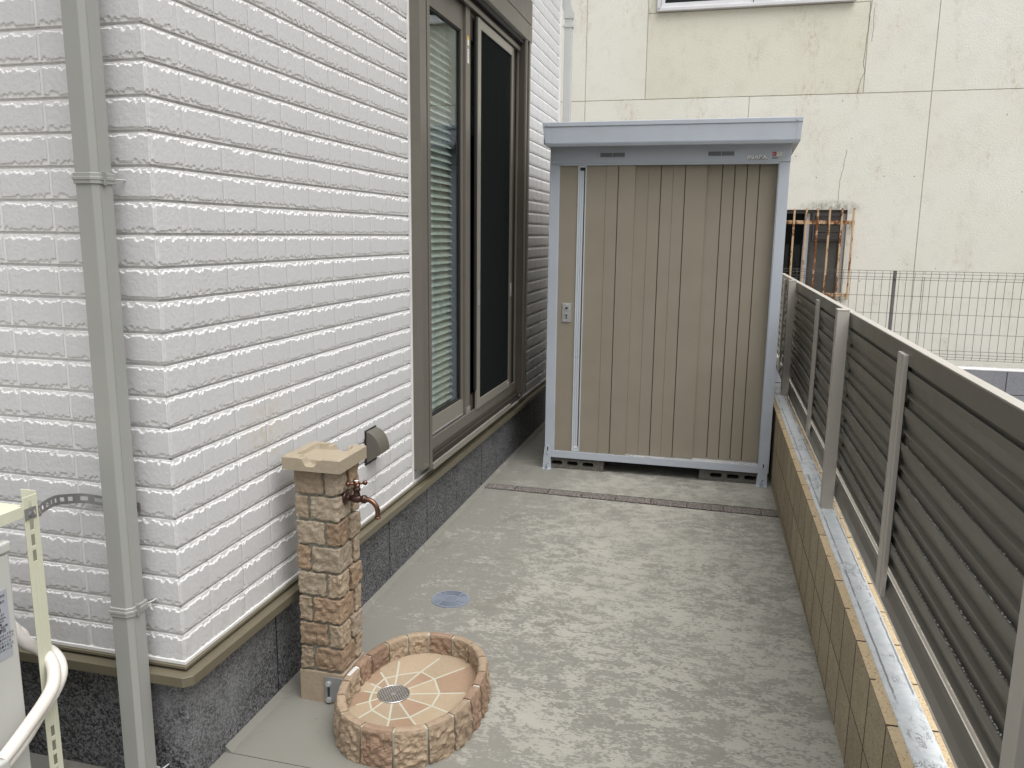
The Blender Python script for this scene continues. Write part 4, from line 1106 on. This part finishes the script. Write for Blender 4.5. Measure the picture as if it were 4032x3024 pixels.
prof = [(.004, -.003, 1), (.005, .015, 1), (.004, .035, 1.), (.003, .055, 1.), (.001, .075, 1.), (-.001, .090, .8), (-.0025, .100, .4), (-.006, .108, .1), (-.012, .1095, .05), (-.022, .1095, .05), (-.028, .1075, .1), (-.0305, .102, .4), (-.0315, .088, .8), (-.0325, .07, .9), (-.0335, .052, .9), (-.034, .03, .5)]
def subdiv(pr, step):
    out = []
    for a, c in zip(pr[:-1], pr[1:]):
        n_ = max(1, int(round(math.hypot(c[0]-a[0], c[1]-a[1])/step)))
        out += [tuple(a[i]+(c[i]-a[i])*k/n_ for i in range(3)) for k in range(n_)]
    return out+[pr[-1]]
prof = subdiv(prof, .0048)
reds = {(.41, .755), (.603, .45), (.61, .53), (.42, .218), (.233, .53), (.237, .61)}
for i in range(len(ang)-1):
    a0, a1 = ang[i], ang[i+1]
    mx_, my_ = sup((a0+a1)/2, -.016)
    x_, y_ = sup((a0+a1)/2, 0); e1 = sup((a0+a1)/2+.01, 0); sp_ = math.hypot(e1[0]-x_, e1[1]-y_)/.01; gp = .0042/sp_
    nn_ = 18; P, F = ringmesh([a0+gp+(a1-a0-2*gp)*k/nn_ for k in range(nn_+1)], prof, False, i+1, .0100)
    red = min(math.hypot(mx_-rx, my_-ry) for rx, ry in reds) < .030
    o = fixn(MB().add(P, F, False).build('rim_block', 'rim_b' if red else 'rim_a', bn))
    md = o.modifiers.new('es', 'EDGE_SPLIT'); md.split_angle = R(50)
# basin floor: wedge tiles with grout lines
FZ_ = .045
outer = [sup(a, -.030) for a in full]
fixn(MB().prism([(p[0], p[1]) for p in outer], 'z', .0, .041).build('floor_bed', 'grout_dk', bn))
DC = np.array([.3555, .4795])
SPK = [[(.325,.582),(.299,.663)],[(.390,.623),(.419,.717)],[(.446,.594),(.517,.684)],[(.489,.521),(.561,.544)],[(.489,.452),(.574,.424)],[(.447,.381),(.476,.352)],[(.395,.353),(.402,.324)],[(.327,.385),(.307,.34)],[(.301,.425),(.272,.398)],[(.290,.471),(.265,.471)],[(.286,.509),(.265,.516)],[(.295,.555),(.268,.585)]]
def hit(d):     # distance from drain centre to basin wall along d
    lo, hi = .02, .5
    for _ in range(40):
        m = (lo+hi)/2; p = DC+np.array(d)*m; u = abs((p[0]-BCX)/(BA-.030))**EN+abs((p[1]-BCY)/(BB-.030))**EN
        if u < 1: lo = m
        else: hi = m
    return lo
sp_a = []
for s_ in SPK:
    v = np.array(s_[0])-DC; sp_a.append((math.atan2(v[1], v[0]), np.linalg.norm(v), np.linalg.norm(np.array(s_[1])-DC), s_))
sp_a.sort(key=lambda t: t[0]); n = len(sp_a)
for i in range(n):
    a0, r0, _, _ = sp_a[i]; a1, r1, _, _ = sp_a[(i+1) % n]
    if a1 < a0: a1 += 2*PI
    K_ = 6
    def pt(a, r_): return (DC[0]+math.cos(a)*r_, DC[1]+math.sin(a)*r_)
    inner = [pt(a0+(a1-a0)*k/K_, .044) for k in range(K_+1)]
    tone = 'fl_b' if i in (1, 4, 7, 10) else 'fl_a'
    tone2 = 'fl_b' if i in (0, 3, 6, 10) else 'fl_a'
    fixn(MB().prism(inner+[pt(a1, r1), pt(a0, r0)], 'z', .0405, FZ_).build('floor_tile', tone, bn))
    K2 = 10; out = [pt(a0+(a1-a0)*k/K2, hit((math.cos(a0+(a1-a0)*k/K2), math.sin(a0+(a1-a0)*k/K2)))) for k in range(K2, -1, -1)]
    fixn(MB().prism([pt(a0, r0), pt(a1, r1)]+out, 'z', .0405, FZ_+.0001).build('floor_tile', tone2, bn))
gl = MB()
def strip(p, q, w_=.0028, z_=FZ_+.0003):
    p, q = np.array(p), np.array(q); d = (q-p)/np.linalg.norm(q-p); nn_ = np.array([-d[1], d[0]])*w_; p = p-d*.001; q = q+d*.001
    gl.prism([tuple(p+nn_), tuple(p-nn_), tuple(q-nn_), tuple(q+nn_)], 'z', .041, z_)
for i in range(n):
    a0, r0, r2_, s_ = sp_a[i]; strip(pt(a0, .046), s_[0]); strip(s_[0], s_[1], z_=FZ_+.00035); strip(s_[0], sp_a[(i+1) % n][3][0], z_=FZ_+.0004)
gl.build('floor_grout', 'grout', bn)
d_ = MB(); disc(DC[0], DC[1], .0445, .0475, 'z', 40, .0022, d_); o = d_.build('drain_strainer', 'drain', bn, .0006, 1)
rg = MB(); ths = [2*PI*k/40 for k in range(40)]
prr = [(.0455, .0455), (.0455, .0482), (.0485, .0482), (.0495, .0455)]
vs = [(DC[0]+math.cos(t)*r_, DC[1]+math.sin(t)*r_, z_) for t in ths for r_, z_ in prr]
fs = [(i*4+j, ((i+1) % 40)*4+j, ((i+1) % 40)*4+(j+1) % 4, i*4+(j+1) % 4) for i in range(40) for j in range(4)]
fixn(rg.add(vs, fs, True).build('drain_ring', 'screw', bn))
disc(DC[0], DC[1], .0467, .007, 'z', 20, .0012).build('strainer_knob', 'screw', bn, .0004, 1)
sk = MB().add([(.2235, .438, .1115), (.2345, .436, .1115), (.2385, .489, .1115), (.2275, .491, .1115)], [(0, 1, 2, 3)]).build('label_sticker', 'white_print', bn)
for k in range(4):
    q = .0022*k; MB().add([(.2252+q, .4415, .1118), (.2262+q, .4413, .1118), (.2297+q, .4855, .1118), (.2287+q, .4857, .1118)], [(0, 1, 2, 3)]).build('sticker_print', 'grey_label', sk)
rebase(bn, (BCX, BCY, 0))

# ================================================================ RETAINING WALL
rw = thing('block_wall', 'low tan split-block wall with a pale mortar band on top, under the louvre fence', 'block wall', (0, 0, 0), (0, 0, 0))
TH = math.atan(.0239); SL = .0235
rw.rotation_euler = Matrix.Rotation(TH, 3, 'Z').__matmul__(Matrix.Rotation(SL, 3, 'X')).to_euler()
FX0, FT = 1.6625, .1075; ZT = .3600; PB = .3745; Y00 = .183-.0397
hb_ = .1885
def wall_block(mat_list, L, h, seed):
    """block with two split faces divided by a score line"""
    hf = L/2; b = MB()
    b.box(.007, FT-.004, .0012, L-.0012, .001, h-.0035)
    for a, c in ((.0034, hf-.0030), (hf+.0030, L-.0034)): b.box(0, .0072, a, c, .0022, h-.0016)
    return b
bmA = wall_block(None, PB, hb_, 0)
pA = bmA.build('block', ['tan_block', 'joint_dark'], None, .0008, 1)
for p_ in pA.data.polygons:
    if p_.center.x < .0069 and abs(p_.normal.x) < .5: p_.material_index = 1  # groove sides coloured dark: dirt, damp and joint shade together
bt = MB(); bt.box(.0042, FT-.004, .0012, PB-.0012, hb_-.0034, hb_-.0002)
for c in (PB/2,): pass
tops = []
for row in range(3):
    z = ZT-hb_*(row+1); k0 = -6
    for k in range(k0, 10):
        y = Y00+PB*k-.0
        if row == 0:
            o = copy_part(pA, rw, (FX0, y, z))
            b = MB(); hf = PB/2
            # pale upper face of the top course, notched at the score line
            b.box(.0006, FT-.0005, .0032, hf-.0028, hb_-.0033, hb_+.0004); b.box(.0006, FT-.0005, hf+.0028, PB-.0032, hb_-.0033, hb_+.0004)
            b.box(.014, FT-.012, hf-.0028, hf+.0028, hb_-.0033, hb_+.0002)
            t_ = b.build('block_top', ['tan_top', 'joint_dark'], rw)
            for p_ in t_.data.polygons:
                if abs(p_.normal.y) > .5: p_.material_index = 1  # notch sides in the same dark: dirt and joint shade together
            t_.location = (FX0, y, z)
        else:
            q = in_view((1.66, y, .1))
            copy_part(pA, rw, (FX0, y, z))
bpy.data.objects.remove(pA)
jm = MB().box(FX0+.0085, FX0+FT-.005, Y00+PB*-6, Y00+PB*10, -.25, ZT-.006); jm.build('wall_mortar', 'joint_dark', rw)
# mortar band: slightly wandering edges
b = MB(); ys = np.arange(-2.1, 3.9, .03); L_, R_ = [], []
for y in ys:
    wv = fbm(np.array([[y*7, 1.5, 2.5]]), 3)[0]*.006; wv2 = fbm(np.array([[y*7, 9.5, 2.5]]), 3)[0]*.006
    L_.append((FX0+.0265+wv, y)); R_.append((FX0+.0915+wv2, y))
vs = [(x_, y_, ZT+.0040) for x_, y_ in L_]+[(x_, y_, ZT+.0040) for x_, y_ in R_]+[(x_-.002, y_, ZT-.0005) for x_, y_ in L_]+[(x_+.002, y_, ZT-.0005) for x_, y_ in R_]
m = len(ys); fs = []
for i in range(m-1): fs += [(i, m+i, m+i+1, i+1), (2*m+i, i, i+1, 2*m+i+1), (m+i, 3*m+i, 3*m+i+1, m+i+1)]
fixn(b.add(vs, fs).build('mortar_band', 'coping', rw))

# ================================================================ LOUVRE FENCE
TF = .012
fn = thing('louvre_fence', 'brown-grey aluminium louvre fence on the tan block wall along the right side', 'fence', (0, 0, 0), (0, 0, TF))
def fb_(name, mat, *a, bev=.001, seg=2): return box(name, mat, fn, *a, bev, seg)
PD0, PD1 = 1.686, 1.7275
posts = [-.455, 1.551, 3.610]
for s_ in posts:
    zb = ZT+SL*s_-.005
    o = fb_('post', 'fence_lt', PD0, PD1, s_, s_+.05, zb, 1.1585)
    box('post_cap', 'fence_lt', o, PD0-.001, PD1+.001, s_-.001, s_+.051, 1.1586, 1.1640, .001, 1)
zr0 = -2.46; segs_ = [(-2.44, -.432), (-.428, 1.572), (1.578, 3.632), (3.638, 4.95)]
D0 = 1.735
slat_prof = [(0, 0), (.0065, .0005), (.0085, -.001), (.0085, -.004), (.0035, -.004), (.0028, -.021), (.013, -.0235), (.0175, -.062), (.007, -.0655), (.0055, -.0705), (.008, -.072), (.024, -.070), (.027, -.026), (.020, -.0), (.010, .0035)]
slat_prof = [(0, 0), (0, -.0200), (.0020, -.0206), (.0140, -.0610), (.0032, -.0645), (.0032, -.0690), (.0150, -.0705), (.0165, -.020), (.0150, .0235), (.0120, .0235), (.0095, -.006), (.0040, -.006), (.0034, 0)]
slat_m = {}
for si, (ya, yb) in enumerate(segs_):
    L = yb-ya
    o = fb_('top_rail', 'fence', D0+.0005, D0+.027, ya, yb, 1.1000, 1.1490, bev=.002)
    box('rail_cap', 'fence_lt', o, D0+.0022, D0+.0262, ya, yb, 1.1491, 1.1505)
    fixn(MB().prism([(D0+.0005, .438), (D0+.0005, .476), (D0+.0085, .498), (D0+.0085, .5165), (D0+.0112, .5165), (D0+.0112, .500), (D0+.028, .500), (D0+.028, .438)], 'y', ya, yb).build('bottom_rail', 'fence', fn, .0006, 1))
    fb_('rail_lip', 'fence_lt', D0+.0086, D0+.0111, ya, yb, .5166, .5180, bev=0)
    for k in range(6):
        z = 1.087-.0948*k
        key = round(L, 3)
        if key not in slat_m:
            p = MB().prism(slat_prof, 'y', 0, L).build('slat', 'fence', fn, .0006, 1); fixn(p); slat_m[key] = p; p.location = (D0+.002, ya, z)
        else: copy_part(slat_m[key], fn, (D0+.002, ya, z))
    mid = {0: -1.45, 1: .622, 2: 2.47, 3: 4.4}[si]
    so_ = fb_('stile', 'fence_lt', D0-.0105, D0+.0008, mid-.0, mid+.078, .462, 1.128)
    box('stile_ridge', 'fence_lt', so_, D0-.0117, D0-.0106, mid+.024, mid+.050, .462, 1.128, .0004, 1)
# water drops caught on the louvre lips
dr = MB(); rr = random.Random(5)
def drop(mb, p, r_):
    x, y, z = p; n = 6; vs = [(x, y, z-r_*1.2)]+[(x+math.cos(2*PI*k/n)*r_, y+math.sin(2*PI*k/n)*r_*1.6, z) for k in range(n)]+[(x, y, z+r_*.7)]
    mb.add(vs, [(0, 1+(k+1) % n, 1+k) for k in range(n)]+[(n+1, 1+k, 1+(k+1) % n) for k in range(n)], True)
for k in range(2, 6):
    z = 1.087-.0948*k
    for ya, yb in segs_[1:3]:
        y = ya
        while y < yb:
            y += rr.uniform(.003, .022)*(1.0 if k >= 3 else 3)
            drop(dr, (D0+.0035+rr.uniform(0, .003), y, z+.0008), rr.uniform(.0010, .0022))
glm = NT('water_drop'); wm_ = glm.fin((.85, .88, .9), .05, 0, None, 1.0); glm.b.inputs['Transmission Weight'].default_value = .5
MT['drop'] = wm_
dr.build('water_drops', 'drop', fn)['kind'] = 'stuff'

# ================================================================ GREY BOUNDARY WALL + MESH FENCE
gw = thing('grey_block_wall', 'low blue-grey block wall with a pale coping edge below the wire mesh fence', 'block wall')
px0 = 3.4055-.392*14
for row in range(3):
    for k in range(24):
        xa = px0+.392*k+.003; z1 = .4215-.183*row
        box('block', 'grey_block', gw, xa, xa+.386, 5.30, 5.415, z1-.177, z1, .0015, 1)
box('wall_mortar', 'joint_dark', gw, px0, px0+.392*24, 5.306, 5.41, -.13, .417)
box('coping_edge', 'white_frame', gw, px0, px0+.392*24, 5.299, 5.416, .4225, .4335, .002, 1)
rebase(gw, (2.5, 5.36, 0))
mf = thing('mesh_fence', 'grey welded wire mesh fence standing on the grey block wall behind', 'fence')
YM = 5.37; hw_ = MB(); ww = MB()
x = -1.9
bend = [(0, 1.172), (.016, 1.150), (.016, 1.128), (0, 1.100)]
zlow = [.556, .531, .509, .488]
joint_x = 2.762
def vwire(mb, x, r_=.0017, br=0.):
    pts = [(0, 1.170), (.010, 1.158), (.017, 1.140), (.010, 1.117), (0, 1.100), (0, .575), (.0, .556), (.013, .540), (.017, .520), (.010, .502), (0, .488)]
    mb.tube([(x, YM-a, z) for a, z in pts], r_, 5, False)
k = 0; x = 2.349-.0582*74
while x < 5.4:
    if not (2.53 < x < 2.60): vwire(ww, x)
    x += .0582
vwire(ww, 2.560+.030); vwire(ww, joint_x-.006); vwire(ww, joint_x+.008)
for z, yy in ((1.170, 0), (1.150, .014), (1.121, .012), (1.101, 0), (.975, 0), (.838, 0), (.690, 0), (.556, 0), (.531, .014), (.509, .014), (.488, 0)):
    hw_.tube([(-2, YM-yy+.003, z), (5.4, YM-yy+.003, z)], .0017, 5)
ww.build('vertical_wires', 'mesh', mf); hw_.build('horizontal_wires', 'mesh', mf)
for xx in (.56, 2.5595, 4.56): 
    o = box('fence_post', 'lead_grey', mf, xx-.0115, xx+.0115, YM+.005, YM+.035, .43, 1.172, .002, 1)
    disc(xx+.001, YM-.004, 1.117, .0045, 'y', 10, .008).build('post_bolt', 'screw', o)
box('mesh_clip', 'white_pvc', mf, joint_x-.010, joint_x+.012, YM-.026, YM-.016, 1.125, 1.145, .001, 1)
rebase(mf, (2.5, YM, .43))

# ================================================================ CREAM BUILDING
cb = thing('cream_building', 'cream stuccoed building behind the boundary wall with stained joints and a barred window', 'building')
YW = 6.5
box('wall', 'groove', cb, -6, 9, YW+.008, YW+.15, 3.0, 7.5)
cw = MB()
cw.box(-6, 1.62, YW+.008, YW+.15, -.03, 3.0); cw.box(2.318, 9, YW+.008, YW+.15, -.03, 3.0)
cw.box(1.62, 2.318, YW+.008, YW+.15, 1.672, 3.0); cw.box(1.62, 2.318, YW+.008, YW+.15, -.03, .84)
cw.build('wall', 'groove', cb)
J = .0028
def panel(x0, x1, z0, z1, mat='cream'):
    return box('wall_panel', mat, cb, x0+J, x1-J, YW, YW+.0079, z0+J, z1-J, .0015, 1)
ZJ = 2.688
panel(-2.0, -.136, -.03, ZJ); panel(-6, -2.0, -.03, ZJ)
panel(-.136, 1.39, -.03, ZJ)
box('wall_panel', 'cream', cb, 1.39+J, 1.62, YW, YW+.0079, -.03+J, ZJ-J, 0)
for a in ((1.6202, 2.3178, 1.672, ZJ-J), (1.6202, 2.3178, -.03+J, .84), (2.318, 2.922-J, -.03+J, ZJ-J)):
    MB().box(a[0], a[1], YW, YW+.0079, a[2], a[3]).build('wall_panel', 'cream', cb)
panel(2.922, 5.2, -.03, ZJ); panel(5.2, 9, -.03, ZJ)
panel(-6, -.136, ZJ, 7.5); panel(-.136, .437, ZJ, 7.5)
panel(2.362, 2.922, ZJ, 7.5); panel(2.922, 5.2, ZJ, 7.5); panel(5.2, 9, ZJ, 7.5)
o = panel(.437, 2.362, ZJ, 3.452, 'cream_green'); o['label'] = 'yellowed stucco panel below the upper window'
panel(.437, .517, 3.452, 4.7, 'cream_green'); panel(2.239, 2.362, 3.452, 4.7, 'cream_green'); panel(.437, 2.362, 4.7, 7.5)
# cracks
def crack(pts, w_=.0022):
    b = MB(); 
    for (a, c) in zip(pts[:-1], pts[1:]):
        n_ = 5
        for k in range(n_):
            p = [a[i]+(c[i]-a[i])*k/n_ for i in (0, 1)]; q = [a[i]+(c[i]-a[i])*(k+1)/n_ for i in (0, 1)]
            j0 = rr.uniform(-.004, .004); 
            if k: p[0] += crack.l
            crack.l = j0
            if k < n_-1: q[0] += j0
            b.add([(p[0]-w_/2, YW-.0012, p[1]), (q[0]-w_/2, YW-.0012, q[1]), (q[0]+w_/2, YW-.0012, q[1]), (p[0]+w_/2, YW-.0012, p[1])], [(0, 3, 2, 1)])
    return b.build('wall_crack', 'crack', cb)
crack.l = 0
crack([(2.372, 3.50), (2.366, 3.30), (2.352, 3.08), (2.347, 2.93)], .004)
crack([(2.347, 2.93), (2.366, 2.87), (2.330, 2.80), (2.318, 2.69)], .004)
crack([(2.398, 3.40), (2.403, 3.25), (2.398, 3.12)], .003)
crack([(2.267, 2.205), (2.252, 2.05), (2.228, 1.93), (2.224, 1.83), (2.231, 1.68)], .0032)
# upper window
uw = box('upper_window', 'white_frame', cb, .521, 2.235, YW-.045, YW+.0078, 3.457, 3.487, .003, 1)
for a in ((.521, .553, YW-.045, YW+.007, 3.4875, 4.65), (2.203, 2.235, YW-.045, YW+.007, 3.4875, 4.65), (.5535, 2.2025, YW-.045, YW+.007, 4.62, 4.65),
          (.556, 1.372, YW-.020, YW-.001, 3.4875, 3.5295), (.556, .590, YW-.020, YW-.001, 3.530, 4.61), (1.340, 1.372, YW-.020, YW-.001, 3.530, 4.61),
          (1.378, 2.20, YW-.036, YW-.022, 3.4875, 3.5400), (1.378, 1.41, YW-.036, YW-.022, 3.5405, 4.61)):
    box('sash_bar', 'white_frame', uw, *a, .001, 1)
box('glass_pane', 'glass_dark', uw, .590, 1.340, YW-.012, YW-.009, 3.53, 4.61); box('glass_pane', 'glass_dark', uw, 1.41, 2.20, YW-.030, YW-.028, 3.5405, 4.61)
box('window_back', 'room', uw, .56, 2.2, YW+.002, YW+.007, 3.49, 4.61)
box('frame_bolt', 'dark_screw', uw, .530, .545, YW-.0475, YW-.0455, 3.474, 3.479)
# lower window behind the grille
lw = box('lower_window', 'lead_grey', cb, 1.62, 2.316, YW+.06, YW+.10, 1.640, 1.671, .001, 1)
for a in ((2.290, 2.316, YW+.06, YW+.10, .842, 1.6395), (1.621, 2.2895, YW+.06, YW+.10, .842, .872)): box('window_frame', 'white_frame' if a[0] > 2 else 'lead_grey', lw, *a, .001, 1)
box('sash_stile', 'shed_frame', lw, 1.956, 2.000, YW+.045, YW+.075, .8725, 1.6395, .001, 1)
box('sash_stile', 'bronze_dk', lw, 2.001, 2.022, YW+.055, YW+.08, .8725, 1.6395, .001, 1)
box('sash_stile', 'bronze_dk', lw, 2.262, 2.289, YW+.055, YW+.08, .8725, 1.6395, .001, 1)
box('glass_pane', 'glass_dark', lw, 1.625, 1.956, YW+.082, YW+.085, .8725, 1.6395)
fr = paint('frosted_pane', (.095, .092, .085), .5, blot=.2); fr2 = paint('curtain_teal', (.085, .10, .10), .8, blot=.15); fr3 = paint('curtain_brown', (.10, .07, .05), .8, blot=.2)
MT['fr'] = fr; MT['fr2'] = fr2; MT['fr3'] = fr3
box('frosted_pane', 'fr', lw, 2.0225, 2.2615, YW+.070, YW+.074, .8725, 1.388)
box('curtain', 'fr2', lw, 1.86, 1.955, YW+.10, YW+.105, .8725, 1.6395); box('curtain', 'fr3', lw, 1.625, 1.8595, YW+.10, YW+.105, .8725, 1.6395)
fan = box('ventilator', 'lead_grey', lw, 2.036, 2.2615, YW+.050, YW+.060, 1.390, 1.633, .001, 1)
box('ventilator_back', 'bronze_dk', lw, 2.044, 2.2615, YW+.047, YW+.0495, 1.396, 1.618)
for z0, z1 in ((1.400, 1.458), (1.466, 1.528), (1.540, 1.612)): box('ventilator_slat', 'mesh', lw, 2.050, 2.2615, YW+.040, YW+.0469, z0, z1, .003, 1)
# rusty grille
gr = box('window_grille', 'rust', cb, 1.40, 2.3775, YW-.062, YW-.050, 1.541, 1.574, .001, 1)
box('grille_rail', 'rust', gr, 1.40, 2.3775, YW-.062, YW-.050, .885, .915, .001, 1)
box('grille_bracket', 'rust', gr, 2.368, 2.3775, YW-.049, YW-.001, 1.536, 1.580); box('grille_bracket', 'rust', gr, 2.368, 2.3775, YW-.049, YW-.001, .880, .920)
for k in range(10):
    xx = 2.3625-.1020*k+ (.004 if k % 3 == 1 else 0)
    box('grille_bar', 'rust', gr, xx-.0085, xx+.0085, YW-.080, YW-.0625, .86+.0, 1.688-.004*(k % 3), .002, 1)
rebase(cb, (1.5, YW, 0))
